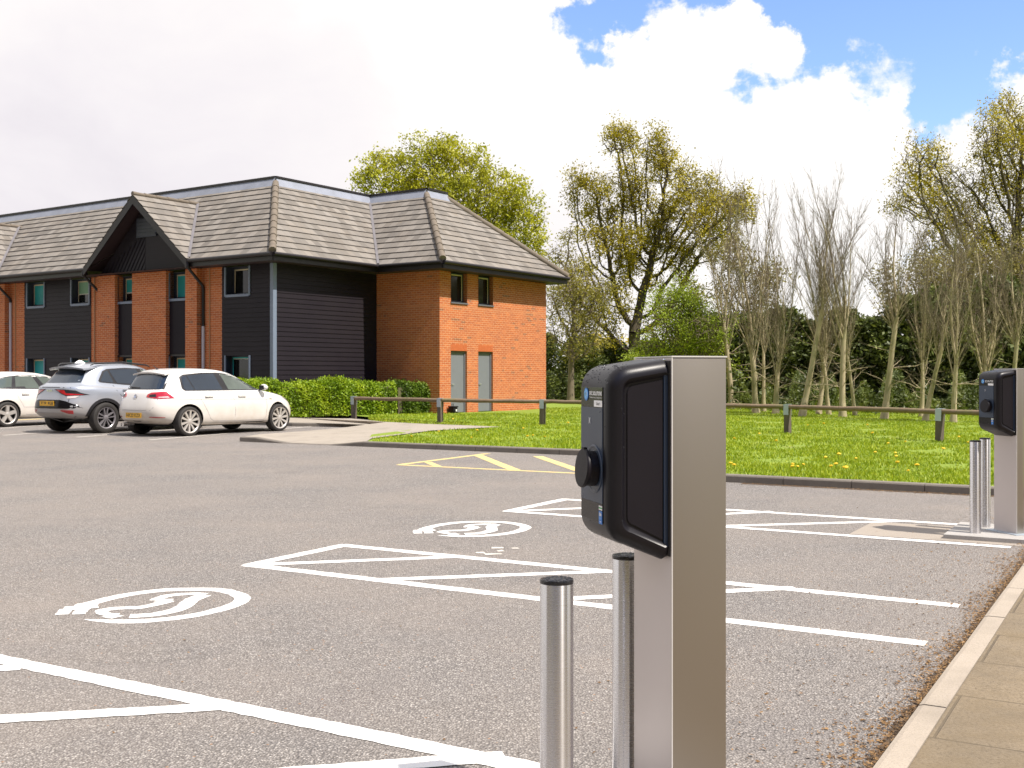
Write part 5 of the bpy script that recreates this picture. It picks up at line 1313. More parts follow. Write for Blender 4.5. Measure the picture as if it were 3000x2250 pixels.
# ---------------- older white hatch at the edge of the view
def compact():
    zt = lambda *a: [(i/(len(a)-1), v) for i, v in enumerate(a)]
    rings = [
        ring(0.30, 4.02, 0.76, zt(.22, .20, .19, .19, .20)), ring(0.12, 4.16, 0.85, zt(.30, .25, .23, .23, .24)),
        ring(0.04, 4.24, 0.877, zt(.40, .34, .31, .31, .32), 4.2, 3.0), ring(0.00, 4.28, 0.884, zt(.55, .50, .46, .46, .46), 4.2, 2.9),
        ring(0.02, 4.26, 0.885, zt(.70, .66, .62, .60, .58), 4.0, 2.8), ring(0.06, 4.22, 0.876, zt(.84, .80, .78, .76, .68), 3.8, 2.7),
        ring(0.10, 4.12, 0.850, zt(.95, .92, .90, .88, .76), 3.6, 2.7), ring(0.15, 3.80, 0.81, zt(.99, .965, .95, .94, .84), 3.6, 2.8),
        ring(0.19, 3.32, 0.775, zt(1.01, .985, .97, .975, .94), 3.6, 3.0), ring(0.28, 3.02, 0.735, zt(1.13, 1.11, 1.09, 1.09, 1.05), 3.4, 3.0),
        ring(0.42, 2.68, 0.68, zt(1.27, 1.27, 1.255, 1.24, 1.20), 3.4, 3.0), ring(0.52, 2.42, 0.625, zt(1.345, 1.372, 1.37, 1.35, 1.30), 3.2, 3.0),
        ring(0.62, 2.22, 0.52, zt(1.385, 1.412, 1.41, 1.39, 1.345), 3.0, 2.8), ring(0.82, 2.0, 0.30, zt(1.41, 1.428, 1.43, 1.415, 1.38), 2.6, 2.6)]
    sc = 1.03; ax, wb = 0.82, 2.58; rz = HEAD+R(1)
    c = Car('parked_car', 'white hatchback with thick five spoke wheels, leftmost car, half out of view', place(24, 0, 29.4, rz, ax, 0.875, sc), rz, M['carwhite2'], rings, (ax, ax+wb), 0.365, sc)
    for sg in (-1, 1):
        S = c.SIDE[sg]
        tr = c.patch('window_trim', [(0.50, .985), (0.47, 1.02), (0.62, 1.20), (0.82, 1.285), (1.30, 1.335), (1.75, 1.338), (2.15, 1.285), (2.60, 1.15), (3.0, .985), (2.95, .96), (1.5, .965)], S, 'carblack', 0.003)
        c.patch('side_window', [(0.52, 1.02), (0.66, 1.19), (0.84, 1.26), (1.06, 1.285), (0.98, .992), (0.56, .998)], S, 'glasspale', 0.006, tr)
        c.patch('side_window', [(1.14, 1.295), (1.62, 1.312), (1.80, .985), (1.10, .990)], S, 'glasspale', 0.006, tr)
        c.patch('side_window', [(1.74, 1.312), (2.12, 1.262), (2.55, 1.135), (2.84, .995), (2.0, .985)], S, 'glasspale', 0.006, tr)
        c.line('door_seam', [(1.06, .96), (1.10, .80), (1.26, .52), (1.34, .31), (2.92, .29), (2.97, .60), (2.95, .95)], S, 0.009, 'cargrey'); c.line('door_seam', [(1.93, .95), (1.98, .6), (1.95, .30)], S, 0.009, 'cargrey')
        c.line('crease', [(1.3, .50), (2.2, .50), (3.0, .49)], S, 0.009, 'cargrey')
        c.handle(1.32, sg, .835, 0.19); c.handle(2.22, sg, .83, 0.19); c.mirror(2.80, sg, 1.02, .79, 0.20)
        for x in (ax, ax+wb): c.wheel(x, sg, 0.322, 0.215, 0.240, ('rimpale', 5, 'star'), 0.880, 0.3)
        c.patch('tail_lamp', [(-.26, .80), (-.26, .94), (.08, .95), (.16, .82)], c.corner(sg, 40, 0.05, .78), 'redlamp', 0.008)
        c.patch('headlamp', [(-.25, .66), (-.25, .76), (.20, .80), (.24, .74)], c.corner(sg, 40, 4.1, .70, -1), 'palelamp', 0.006)
    c.patch('rear_window', [(-.56, 1.03), (.56, 1.03), (.47, 1.29), (-.47, 1.29)], c.REAR, 'glass', 0.006)
    c.patch('windscreen', [(-.62, 1.00), (.62, 1.00), (.50, 1.28), (-.50, 1.28)], c.FRONT, 'glasspale', 0.006)
    ud = MB(); ud.box(0.75, -0.60, 0.19, 3.7, 0.60, 0.28); ud.build('underbody', M['rimdark'], c.t)
compact()
# ================================================================== FENCE
ft = thing('timber_fence', 'low weathered timber post and rail fence with metal straps along the grass', 'fence', G(1589, 1245, 0.085))
org = ft.location.copy()
fp_ = [G(1037, 1227, .085), G(1290, 1238, .085), G(1589, 1245, .085)]
fp_.append((fp_[2]+G(2307.6, 1268.8, .085))/2); fp_ += [G(2307.6, 1268.8, .085), G(2752, 1293, .085)]
fp_.append(fp_[-1]*2-fp_[-2]); fp_.append(fp_[-1]*2-fp_[-2])
tops = [0.735, 0.735, 0.735, 0.725, 0.715, 0.71, 0.71, 0.71]
r_ = random.Random(12)
for i, p in enumerate(fp_):
    q = p-org; d = (fp_[min(i+1, len(fp_)-1)]-fp_[max(i-1, 0)]).normalized(); n = Vector((-d.y, d.x, 0)); yaw = math.atan2(d.y, d.x)
    T = Matrix.Translation(q)@Matrix.Rotation(yaw, 4, 'Z')@Matrix.Rotation(r_.uniform(-.03, .03), 4, 'Y')@Matrix.Rotation(r_.uniform(-.03, .03), 4, 'X')
    m = MB(); m.bbox(-.062, -.062, -0.15, .062, .062, tops[i]-0.06-p.z, 0.010, 0, T); po = m.build('post', M['timber'], ft)
    b = MB(); zt = tops[i]-p.z
    b.box(-.064, -.070, zt-0.225, .064, -.064, zt+0.008, 0, T); b.box(-.064, .064, zt-0.225, .064, .070, zt+0.008, 0, T); b.box(-.064, -.070, zt+0.008, .064, .070, zt+0.014, 0, T); b.build('strap', M['strap'], po)
    if i < len(fp_)-1:
        a, c = q+Vector((0, 0, tops[i]-p.z-0.045)), fp_[i+1]-org+Vector((0, 0, tops[i+1]-fp_[i+1].z-0.045))
        k = MB(); pts = [a.lerp(c, t/10)+Vector((r_.uniform(-.006, .006), r_.uniform(-.006, .006), r_.uniform(-.007, .007))) for t in range(11)]
        k.tube(pts, [0.050+r_.uniform(-.004, .004) for _ in pts], 12); k.build('rail', M['rail'], ft, smooth=50)

# ================================================================== LEAVES AND BRANCHES
def leaf_mesh(name, P, size, mat, rng, parent, aspect=0.55, droop=0.0, clump=None):
    n = len(P); a = rng.normal(size=(n, 3)); a[:, 2] -= droop; a /= np.linalg.norm(a, axis=1, keepdims=True)
    b = rng.normal(size=(n, 3)); b -= a*(a*b).sum(1, keepdims=True); b /= np.linalg.norm(b, axis=1, keepdims=True)
    L = (size*(0.6+0.8*rng.random(n)))[:, None]; Wd = L*aspect
    q = np.stack([P-a*L*0.5, P+b*Wd*0.5-a*L*0.05, P+a*L*0.5, P-b*Wd*0.5-a*L*0.05], 1)
    rnd = np.stack([rng.random(n) if clump is None else np.clip(clump+rng.normal(0, .18, n), 0, 1), rng.random(n)], 1)
    return fast_mesh(name, q.reshape(-1, 3), np.arange(4*n).reshape(-1, 4), mat, rnd, parent)
def tube_mesh(name, A, B, ra, rb, mat, parent, k=5, smooth=True):
    A, B = np.asarray(A, float), np.asarray(B, float); ra, rb = np.asarray(ra), np.asarray(rb)
    d = B-A; L = np.linalg.norm(d, axis=1, keepdims=True); L[L == 0] = 1; d /= L
    up = np.where(np.abs(d[:, 2:3]) < 0.9, np.array([[0, 0, 1.0]]), np.array([[1.0, 0, 0]]))
    u = np.cross(d, up); u /= np.linalg.norm(u, axis=1, keepdims=True); v = np.cross(d, u)
    ang = np.arange(k)*2*PI/k; c, s = np.cos(ang), np.sin(ang)
    ringv = u[:, None]*c[None, :, None]+v[:, None]*s[None, :, None]
    vs = np.concatenate([A[:, None]+ringv*ra[:, None, None], (B+d*np.minimum(rb, L[:, 0]*0.3)[:, None]*0.5)[:, None]+ringv*rb[:, None, None]], 1)
    n = len(A); base = (np.arange(n)*2*k)[:, None]; i = np.arange(k)[None]; j = (i+1) % k
    f = np.stack([base+i, base+j, base+k+j, base+k+i], 2).reshape(-1, 4)
    return fast_mesh(name, vs.reshape(-1, 3), f, mat, None, parent, smooth)
def colonize(att, trunk, step, dk, rng, wig=0.12, up=0.05, maxit=260):
    nodes = [np.array(p, float) for p in trunk]; par = [-1]+list(range(len(trunk)-1))
    A = att.copy(); nd = np.full(len(A), 1e9); ni = np.zeros(len(A), int)
    def upd(i0):
        N = np.array(nodes[i0:])
        for s in range(0, len(N), 256):
            D_ = ((A[:, None]-N[None, s:s+256])**2).sum(2); m = D_.argmin(1); dv = D_[np.arange(len(A)), m]
            ok = dv < nd; nd[ok] = dv[ok]; ni[ok] = m[ok]+i0+s
    upd(0)
    for it in range(maxit):
        if len(A) == 0: break
        keep = nd > dk*dk
        A, nd, ni = A[keep], nd[keep], ni[keep]
        if len(A) == 0: break
        i0 = len(nodes)
        lim = np.quantile(np.sqrt(nd), 0.9)+step*4
        act = np.sqrt(nd) < max(lim, step*3)
        g = np.unique(ni[act])
        if len(g) == 0: break
        for q in g:
            sel = (ni == q) & act; v = A[sel]-nodes[q]; v /= np.linalg.norm(v, axis=1, keepdims=True); v = v.mean(0)
            v += rng.normal(0, wig, 3); v[2] += up; v /= np.linalg.norm(v)+1e-9
            nodes.append(nodes[q]+v*step); par.append(q)
        if len(nodes) > 14000: break
        upd(i0)
    return np.array(nodes), np.array(par)
def branch_radii(par, tip, power, maxr):
    n = len(par); acc = np.zeros(n)
    for i in range(n-1, -1, -1):
        if acc[i] == 0: acc[i] = tip**power
        if par[i] >= 0: acc[par[i]] += acc[i]
    r = acc**(1/power); return np.minimum(r, maxr)
def in_blobs(rng, blobs, n, depth=0.9):
    out = []; w = np.array([b[3]**2 for b in blobs], float); w /= w.sum()
    for k in rng.choice(len(blobs), n, p=w):
        x, y, z, r = blobs[k]; v = rng.normal(size=3); v /= np.linalg.norm(v); v *= r*rng.random()**0.42
        out.append((x+v[0], y+v[1]*depth, z+v[2]))
    return np.array(out)
def big_tree(name, label, px_blobs, dist, root_px, leaf, bark, nleaf, lsize, seed, cat='tree', group=None, natt=1100, step=0.42, trunk_r=0.34, conv=None, spread=0.9, fork=0.3, tipr=0.012, base_z=0.05, twigs=1):
    """px_blobs: lumps of the crown as seen in the survey photo (x, y, radius); they are given real depth about the trunk"""
    rng = np.random.default_rng(seed); c = conv or (lambda x, y: (x, y)); kx = dist/FOC
    rx = (root_px-CEN)*kx; root = Vector((rx, dist, base_z))
    blobs = []
    for x, y, r in px_blobs:
        X, Y = c(x, y); rr = r*kx*(conv.k if conv else 1.0)
        X = (X-CEN)*kx-rx; Z = EYE+(HOR-Y)*kx-base_z
        blobs.append((X, rng.normal(0, 0.35)*max(1.0, abs(X)*0.6+rr*0.5), Z, rr))
    att = in_blobs(rng, blobs, natt, spread)
    zmin = min(b[2]-b[3] for b in blobs); th = max(1.2, zmin*0.9+fork)
    trunk = [np.array([0.05*math.sin(z*1.3)*z*0.3, 0.04*math.cos(z)*z*.3, z]) for z in np.arange(0, th, step)]
    N, par = colonize(att, trunk, step, step*0.95, rng)
    rad = branch_radii(par, tipr, 2.15, trunk_r)
    t = thing(name, label, cat, root, 0, group)
    m = par >= 0
    tr = (rad > trunk_r*0.36) & m
    tr[:len(trunk)] |= m[:len(trunk)]
    flare = lambda z, r: r*(1+0.5*np.exp(-z/0.5)*(r > trunk_r*0.5))
    tube_mesh('trunk', N[par[tr]], N[tr], flare(N[par[tr]][:, 2], rad[par[tr]].clip(max=rad[tr]*1.25)), flare(N[tr][:, 2], rad[tr]), bark, t, 9)
    br = m & ~tr
    A, B = N[par[br]], N[br]; r0, r1 = rad[par[br]].clip(max=rad[br]*1.3), rad[br]
    tipn = np.where(rad < tipr*2.6)[0]
    # fine twigs
    ts, te = [], []
    for q in range(twigs):
        d = rng.normal(size=(len(tipn), 3)); d[:, 2] += 0.5; d /= np.linalg.norm(d, axis=1, keepdims=True)
        s = N[tipn]; e = s+d*(0.25+0.35*rng.random((len(tipn), 1))); ts.append(s); te.append(e)
    ts, te = np.concatenate(ts), np.concatenate(te)
    crown_b = tube_mesh('branches', np.concatenate([A, ts]), np.concatenate([B, te]), np.concatenate([r0, np.full(len(ts), tipr*0.8)]), np.concatenate([r1, np.full(len(ts), tipr*0.4)]), bark, t, 4)
    src = np.concatenate([N[tipn], te, te]); cl = rng.random(len(src))
    near = rng.integers(0, len(src), nleaf)
    # leaves gather on some twigs and leave others nearly bare
    gate = np.sin(src[:, 0]*1.9+seed)*np.sin(src[:, 1]*2.1+1)*np.sin(src[:, 2]*1.8+2)+0.35*np.sin(src[:, 0]*4.3)*np.sin(src[:, 2]*4.7+1)
    wgt = (0.06+rng.random(len(src))**3)*np.where(gate > 0.0, 1.0, 0.15); wgt /= wgt.sum(); near = rng.choice(len(src), nleaf, p=wgt)
    P = src[near]+rng.normal(0, 0.10+0.30*step, (nleaf, 3))
    tone = np.clip(0.5+0.25*np.sin(P[:, 0]*1.1+1)*np.sin(P[:, 2]*1.3)+0.2*(cl[near]-0.5), 0, 1)
    leaf_mesh('crown', P, lsize, leaf, rng, t, clump=tone)
    return t
class Zoom:
    def __init__(s, x0, y0, k): s.x0, s.y0, s.k = x0, y0, 1/k
    def __call__(s, x, y): return (s.x0+x*s.k, s.y0+y*s.k)
Vw = Zoom(0, 0, 0.73733); Z6 = Zoom(1600, 300, 2.765)

big_tree('oak_tree', 'tall spreading oak with olive spring leaves between the building and the bare trees',
         [(600,310,150),(520,260,70),(880,400,140),(960,520,130),(290,690,130),(230,620,70),(420,760,110),(640,600,120),(1120,590,110),(1320,680,130),(1400,780,120),(1620,830,80),(1480,900,150),(1120,860,170),(980,880,110),(600,950,140),(400,900,110),(760,800,90),(1280,1040,170),(1500,1040,120),(900,1120,140),(520,1130,150),(330,1090,80),(250,960,60),(1120,1250,140),(1400,1220,100),(350,1330,130),(700,1300,110),(200,1450,120),(560,1480,130),(420,1600,110),(900,1480,90),(1080,1420,80),(260,1640,120),(430,1780,120),(600,1700,110),(300,1860,100),(850,1800,100),(1010,1690,110),(1160,1560,100),(150,1560,70),(520,1900,90),(720,720,150),(900,920,150),(650,1150,170),(1000,1180,170),(1300,880,130)],
         56, 1856, M['leaf_oak'], M['bark_oak'], 50000, 0.115, 21, natt=11000, step=0.27, trunk_r=0.50, conv=Z6, spread=1.0, fork=-1.2, tipr=0.013, twigs=1)
big_tree('broadleaf_tree', 'full golden green tree rising behind the roof of the brick end wing',
         [(955,345,55),(895,365,50),(830,395,58),(785,400,30),(880,440,70),(960,430,75),(1020,400,70),(1040,350,30),(1075,440,60),(1110,430,45),(1140,470,45),(1080,500,70),(1140,520,45),(1000,490,70),(1160,560,35),(940,500,70),(850,480,60),(1050,560,70)],
         74, 1330, M['leaf_gold'], M['bark_oak'], 52000, 0.185, 22, natt=5000, step=0.40, twigs=1, trunk_r=0.42, conv=Vw, spread=1.0)
big_tree('oak_tree', 'large dark oak with crooked limbs at the right edge, behind the far charging point',
         [(2185,235,38),(2210,300,70),(2150,280,45),(2120,330,50),(1990,330,40),(1955,370,40),(2000,390,55),(1945,440,25),(2060,400,60),(2140,400,60),(2230,400,90),(1975,450,45),(2060,480,60),(2170,500,75),(2000,530,40),(2080,560,60),(2260,560,90),(2160,600,70),(2300,300,90),(2310,450,100),(2040,620,60),(2120,680,60)],
         50, 3020, M['leaf_oak'], M['bark_oak'], 48000, 0.098, 23, natt=7500, step=0.26, trunk_r=0.48, tipr=0.013, twigs=1, conv=Vw, spread=1.0)
big_tree('young_tree', 'thin half bare tree with olive leaves just right of the brick wing corner',
         [(1215,560,38),(1245,610,42),(1205,640,38),(1225,690,45),(1270,690,40),(1250,740,45),(1200,730,30),(1290,640,35),(1195,560,22),(1230,510,20)],
         52, 1672, M['leaf_grey'], M['bark_brown'], 7500, 0.10, 24, natt=2400, step=0.26, trunk_r=0.14, conv=Vw)
big_tree('small_tree', 'bright fresh green small tree behind the nearest charging post',
         [(1468,640,30),(1445,680,42),(1500,670,40),(1520,710,42),(1475,720,50),(1430,735,40),(1400,755,30),(1545,745,30),(1500,760,45),(1440,780,45),(1390,790,30),(1545,790,30)],
         43, 1990, M['leaf_bright'], M['bark_brown'], 24000, 0.078, 25, natt=1800, step=0.2, trunk_r=0.11, conv=Vw, fork=0.5)
big_tree('golden_bush', 'yellow bush low between the trees, right of the building',  # yellow leaf colour over the whole bush
         [(1290,755,30),(1320,770,35),(1265,775,25),(1350,780,28),(1300,800,40),(1250,815,30)],
         66, 1760, M['leaf_yellow'], M['bark_brown'], 7000, 0.20, 26, cat='bush', natt=260, step=0.35, trunk_r=0.12, conv=Vw)
big_tree('young_tree', 'brownish budding thin tree between the big oak and the bare trees',
         [(1600,580,40),(1635,620,45),(1580,640,38),(1660,600,30),(1620,690,40),(1560,690,30),(1660,670,30),(1590,530,25)],
         47, 2190, M['leaf_brown'], M['bark_brown'], 4200, 0.12, 27, natt=2200, step=0.24, trunk_r=0.12, conv=Vw)
big_tree('young_tree', 'brown budding tree mixed with bare stems, left of the far charging point',
         [(2000,600,55),(2060,640,60),(1960,660,50),(2110,660,60),(2020,700,50),(1930,600,35),(2150,600,50),(2080,570,40)],
         45, 2740, M['leaf_brown'], M['bark_brown'], 9000, 0.11, 28, natt=3600, step=0.25, trunk_r=0.15, conv=Vw)
big_tree('young_tree', 'brown twiggy tree directly behind the far charging unit',
         [(2190,620,60),(2240,660,70),(2160,690,55),(2200,560,45),(2270,580,60),(2130,740,45),(2220,740,60)],
         44, 2960, M['leaf_brown'], M['bark_brown'], 9000, 0.11, 29, natt=3600, step=0.25, trunk_r=0.15, conv=Vw)

# ---- slim bare trees in a row behind the rail
def bare_tree_mesh(seed, H=6.2, nst=3, fork=1.3):
    nst += 2
    rng = np.random.default_rng(seed); A = []; B = []; ra = []; rb = []
    def path(p, d, L, r0, r1, n, curl, upb, lvl):
        p = np.array(p, float); d = np.array(d, float); pts = [p.copy()]
        for i in range(n):
            d = d+rng.normal(0, curl, 3); d[2] += upb; d /= np.linalg.norm(d); p = p+d*L/n; pts.append(p.copy())
        for i in range(n):
            A.append(pts[i]); B.append(pts[i+1]); ra.append(r0+(r1-r0)*i/n); rb.append(r0+(r1-r0)*(i+1)/n)
        return pts, d
    def twigs(pts, L0, r, lvl, dens, ang):
        n = len(pts)
        for i in range(1, n):
            for q in range(dens):
                if rng.random() < 0.25: continue
                t = (i-1+rng.random())/(n-1); a = rng.random()*2*PI
                base = pts[i-1]+(pts[i]-pts[i-1])*rng.random(); ax = pts[i]-pts[i-1]; ax /= np.linalg.norm(ax)
                side = np.array([math.cos(a), math.sin(a), 0.0]); d = ax*math.cos(ang)+side*math.sin(ang)
                L = L0*(1-0.55*t)*rng.uniform(0.5, 1.15)
                pp, _ = path(base, d, L, r*(1-0.5*t), r*0.3, 4 if lvl == 0 else 3, 0.10, 0.09, lvl)
                if lvl < 1: twigs(pp, L*0.42, r*0.5, lvl+1, 2, 0.55)
    lean = rng.normal(0, 0.06, 2)
    tr, d = path((0, 0, 0), (lean[0], lean[1], 1), fork*1.5, 0.088, 0.062, 6, 0.035, 0.04, 0)
    ntr = len(A)
    stems = []
    for k in range(nst):
        a = 2*PI*k/nst+rng.uniform(-.7, .7); s = 0.05 if k == 0 else rng.uniform(0.14, 0.34)
        b0 = tr[-1] if k == 0 else tr[int(rng.integers(4, 7))]
        L = (H-b0[2])*(1.0 if k == 0 else rng.uniform(0.6, 0.98))
        pts, _ = path(b0, (math.cos(a)*s, math.sin(a)*s, 1), L, 0.050 if k == 0 else 0.036*rng.uniform(.6, 1.0), 0.006, 14, 0.05, 0.045, 0)
        twigs(pts, 1.6, 0.0105, 0, 3, 0.42)
    # low, nearly level side branches
    for k in range(9):
        i = rng.integers(1, len(tr)); a = rng.random()*2*PI; z = rng.uniform(0.5, fork+0.5)
        base = tr[min(int(z/fork*4), 4)]
        pp, _ = path(base, (math.cos(a), math.sin(a), rng.uniform(-.1, .45)), rng.uniform(0.6, 1.5), 0.016, 0.004, 6, 0.16, 0.02, 0); twigs(pp, 0.45, 0.006, 1, 2, 0.7)
    return [np.array(x) for x in (A, B, ra, rb)], ntr
bases = [(2145, 1198, 'first', 'with a wavy trunk'), (2215, 1209, 'second', 'leaning slightly left'), (2238, 1206, 'third', 'very thin, close beside a thicker one'), (2272, 1212.7, 'fourth', 'forking in a narrow V'), (2349.5, 1220, 'fifth', 'with a trunk leaning right'), (2398, 1213, 'sixth', 'leaning right behind the rail'), (2428, 1214, 'seventh', 'thin and partly hidden'), (2469, 1221.8, 'eighth', 'leaning left'), (2505, 1217, 'ninth', 'slender, leaning left'), (2591, 1227, 'tenth', 'thickest trunk of the row'), (2700, 1222, 'eleventh', 'mossy thin trunk'), (2711, 1232.6, 'twelfth', 'curved mossy trunk'), (2792.6, 1238, 'thirteenth', 'straight, near the far unit'), (2880, 1236, 'fourteenth', 'behind the far charging unit'), (2960, 1240, 'fifteenth', 'at the right edge')]
leans = [.02, -.03, .0, .03, .10, .14, -.08, -.12, -.09, 0, .04, .10, -.02, .02, -.04]
protos = []
M['bark_twig'] = make_bark('twig_bark', (0.12, 0.09, 0.058), (0.21, 0.165, 0.11), 5)
for i, (x, y, nth, trait) in enumerate(bases):
    p = G(x, y, 0.085); H = 6.9+0.8*math.sin(i*2.1)
    lab = f'{nth} bare tree right of the nearest charging post, {trait}'
    if i < 5:
        t = thing('bare_tree', lab, 'tree', p, 0, 'slim bare trees behind the rail')
        (A, B, ra, rb), ntr = bare_tree_mesh(40+i, 6.4, (3, 4, 3, 5, 4)[i], (1.6, 1.1, 1.4, 1.0, 1.9)[i])
        tube_mesh('trunk', A[:ntr], B[:ntr], ra[:ntr]*(1+0.4*(np.arange(ntr) == 0)), rb[:ntr], M['bark_pale'], t, 9)
        big = ra[ntr:] > 0.018
        s_ = np.where(ra[ntr:] > 0.02, 0.8, 0.7); lo = (A[ntr:, 2]+np.random.default_rng(i).normal(0, .7, len(A)-ntr) < 4.4) & (ra[ntr:] > 0.0075)
        tube_mesh('crown', A[ntr:][lo], B[ntr:][lo], (ra[ntr:]*s_)[lo], (rb[ntr:]*s_)[lo], M['bark_pale'], t, 4)
        tube_mesh('upper_crown', A[ntr:][~lo], B[ntr:][~lo], (ra[ntr:]*s_)[~lo], (rb[ntr:]*s_)[~lo], M['bark_twig'], t, 4)
        protos.append(t)
    else:
        src = protos[(3, 1, 0, 2, 4, 3, 0, 1, 3, 4)[i-5]]
        t = dup(src, p, 1.3*i, lab)
    k = H/6.4*p.y/34*(0.97 if i != 9 else 1.0); wk = (1.1 if i == 9 else 0.75 if nth in ('third', 'seventh', 'ninth', 'eleventh') else 1.0)
    t.scale = (k*wk*0.95, k*wk*0.95, k); t.rotation_euler = (0, 0, 1.3*i)
    t.rotation_euler = (Matrix.Rotation(leans[i], 3, 'Y')@Matrix.Rotation(1.3*i, 3, 'Z')).to_euler()

# ---- dark evergreens behind them
def evergreen(seed, H, Rr, n=9500):
    rng = np.random.default_rng(seed)
    t = thing('evergreen_tree', None, 'tree', (0, 0, 0), 0, 'dark evergreens behind the bare trees')
    z = rng.random(n)**0.85; a = rng.random(n)*2*PI
    lump = 0.72+0.28*np.sin(a*3+z*9+seed)*np.sin(a*2-z*5)
    env = np.clip(1.05-z, 0, 1)**0.42*np.where(z < 0.12, 0.6+z*3.2, 1.0)*lump
    rr = Rr*env*rng.random(n)**0.45
    P = np.stack([rr*np.cos(a), rr*np.sin(a), 0.05+z*H], 1)+rng.normal(0, .07, (n, 3))
    P[:, 2] = np.maximum(P[:, 2], 0.02)
    tone = np.clip(0.42+0.3*np.sin(a*5+z*14)+0.15*rng.normal(size=n), 0, 1)
    A = np.array([[0, 0, i*H*0.9/8] for i in range(8)])+rng.normal(0, .03, (8, 3)); A[0, :2] = 0
    tube_mesh('trunk', A[:-1], A[1:], np.linspace(.13, .04, 7), np.linspace(.12, .03, 7), M['bark_oak'], t, 7)
    leaf_mesh('crown', P, 0.16, M['leaf_dark'], rng, t, 0.5, clump=tone)
    return t
ev_src = [evergreen(s, 4.2, 2.0) for s in (61, 62, 63)]
spots = [(1600, 62, 3.9, 'behind the right end of the brick wing'), (1700, 56, 3.2, 'left of the big oak trunk'), (1800, 58, 2.8, 'under the yellow bush'), (1905, 50, 3.0, 'hidden behind the nearest charging post'), (2020, 47, 3.6, 'below the bright green tree'), (2110, 46, 4.1, 'behind the first bare tree'), (2205, 45, 3.8, 'behind the second and third bare trees'), (2290, 44.5, 3.7, 'behind the fourth bare tree'), (2380, 44, 3.6, 'behind the fifth and sixth bare trees'), (2475, 43, 3.7, 'behind the eighth bare tree'), (2565, 42, 3.8, 'left of the thickest bare trunk'), (2650, 41.5, 4.2, 'right of the thickest bare trunk'), (2740, 41, 4.2, 'behind the curved mossy trunk'), (2830, 40, 4.3, 'left of the far charging unit'), (2925, 39.5, 4.6, 'behind the far charging unit'), (3030, 39, 4.8, 'at the right edge of the row')]
for i, (x, d, h, where) in enumerate(spots):
    lab = f'dark evergreen tree {where}'; p = Vector(((x-CEN)/FOC*d, d, 0.06)); s = h/4.2*(0.9+0.2*((i*7) % 5)/5)
    if i < 3: t = ev_src[i]; t.location = p; t['label'] = lab; t.rotation_euler = (0, 0, i*1.7)
    else: t = dup(ev_src[i % 3], p, i*1.7, lab)
    w = 1.0+0.12*(i % 3); t.scale = (w, w, s)
def thicket():
    """tangled undergrowth along the foot of the evergreens"""
    r = np.random.default_rng(77); n = 26000
    x = 1560+1560*r.random(n); d = np.interp(x, [1560, 1900, 2145, 2500, 2800, 3120], [58, 50, 43.5, 40, 37.5, 35])+r.normal(0, 1.1, n)
    hgt = (0.5+1.0*np.clip(np.sin(x*0.021)*np.sin(x*0.047+1)+0.5, 0, 1))
    P = np.stack([(x-CEN)/FOC*d, d, 0.05+hgt*r.random(n)], 1)
    o = leaf_mesh('undergrowth', P, 0.15, M['leaf_dark'], r, None, 0.4, clump=np.clip(0.35+0.3*np.sin(x*.09), 0, 1)); tag(o, kind='stuff')
thicket()

# ---- clipped hedge in front of the building, and the darker shrub at its end
def hedge(name, label, a, b, h, w, n, mat, seed, leaf=0.065, cat='hedge', roundness=0.25):
    rng = np.random.default_rng(seed); a, b = Vector(a), Vector(b); L = (b-a).length; t = thing(name, label, cat, a, math.atan2(b.y-a.y, b.x-a.x))
    s = rng.random(n)*L; ph = rng.random(n)
    # shell of a soft-shouldered box
    ang = rng.random(n)*PI; c, s_ = np.cos(ang), np.sin(ang); e = 2/5
    y = np.sign(c)*np.abs(c)**e*w/2; z = np.abs(s_)**e*h
    z = np.where(rng.random(n) < 0.5, z, z*rng.random(n))
    shrink = 1-0.16*rng.random(n)**1.5
    endr = np.clip(np.minimum(s, L-s)/roundness, 0, 1)**0.4
    lump = 1+0.07*np.sin(s*2.1+1)+0.05*np.sin(s*5.3)
    P = np.stack([s, y*shrink*endr*lump, z*shrink*(0.72+0.28*endr)*lump], 1)+rng.normal(0, .025, (n, 3)); P[:, 2] = np.maximum(P[:, 2], 0.01)
    up = rng.random(n) < 0.06; P[up, 2] += 0.10*rng.random(up.sum())*(P[up, 2] > h*0.7)
    tone = np.clip(0.5+0.22*np.sin(s*3.3+z*4)+0.25*np.sin(s*9+y*8), 0, 1)
    leaf_mesh('foliage', P, leaf, mat, rng, t, 0.5, clump=tone)
    core = MB(); core.box(0.15, -w*0.36, 0.0, L-0.15, w*0.36, h*0.82); core.build('twigs', M['bark_oak'], t)
    return t
ha = G(867, 1221, .09)+Vector((0.1, 0.75, 0)); hb_ = G(1302, 1207.5, .09)+Vector((-0.15, 0.05, 0))
hd = (hb_-ha).normalized()
hedge('clipped_hedge', 'bright green clipped hedge along the black end wall behind the white hatchback', ha-hd*5.2, ha.lerp(hb_, 0.62), 1.10, 1.25, 56000, M['leaf_hedge'], 81, 0.085)
M['leaf_hedge2'] = leafmat('darker_hedge_leaf', (0.045, 0.085, 0.006), (0.12, 0.20, 0.010), (0.24, 0.32, 0.02), 0.3)
hedge('clipped_shrub', 'darker green rounded shrub at the hedge end beside the left grey door', ha.lerp(hb_, 0.58), hb_, 1.06, 1.35, 20000, M['leaf_hedge2'], 82, 0.085, 'shrub', 0.8)
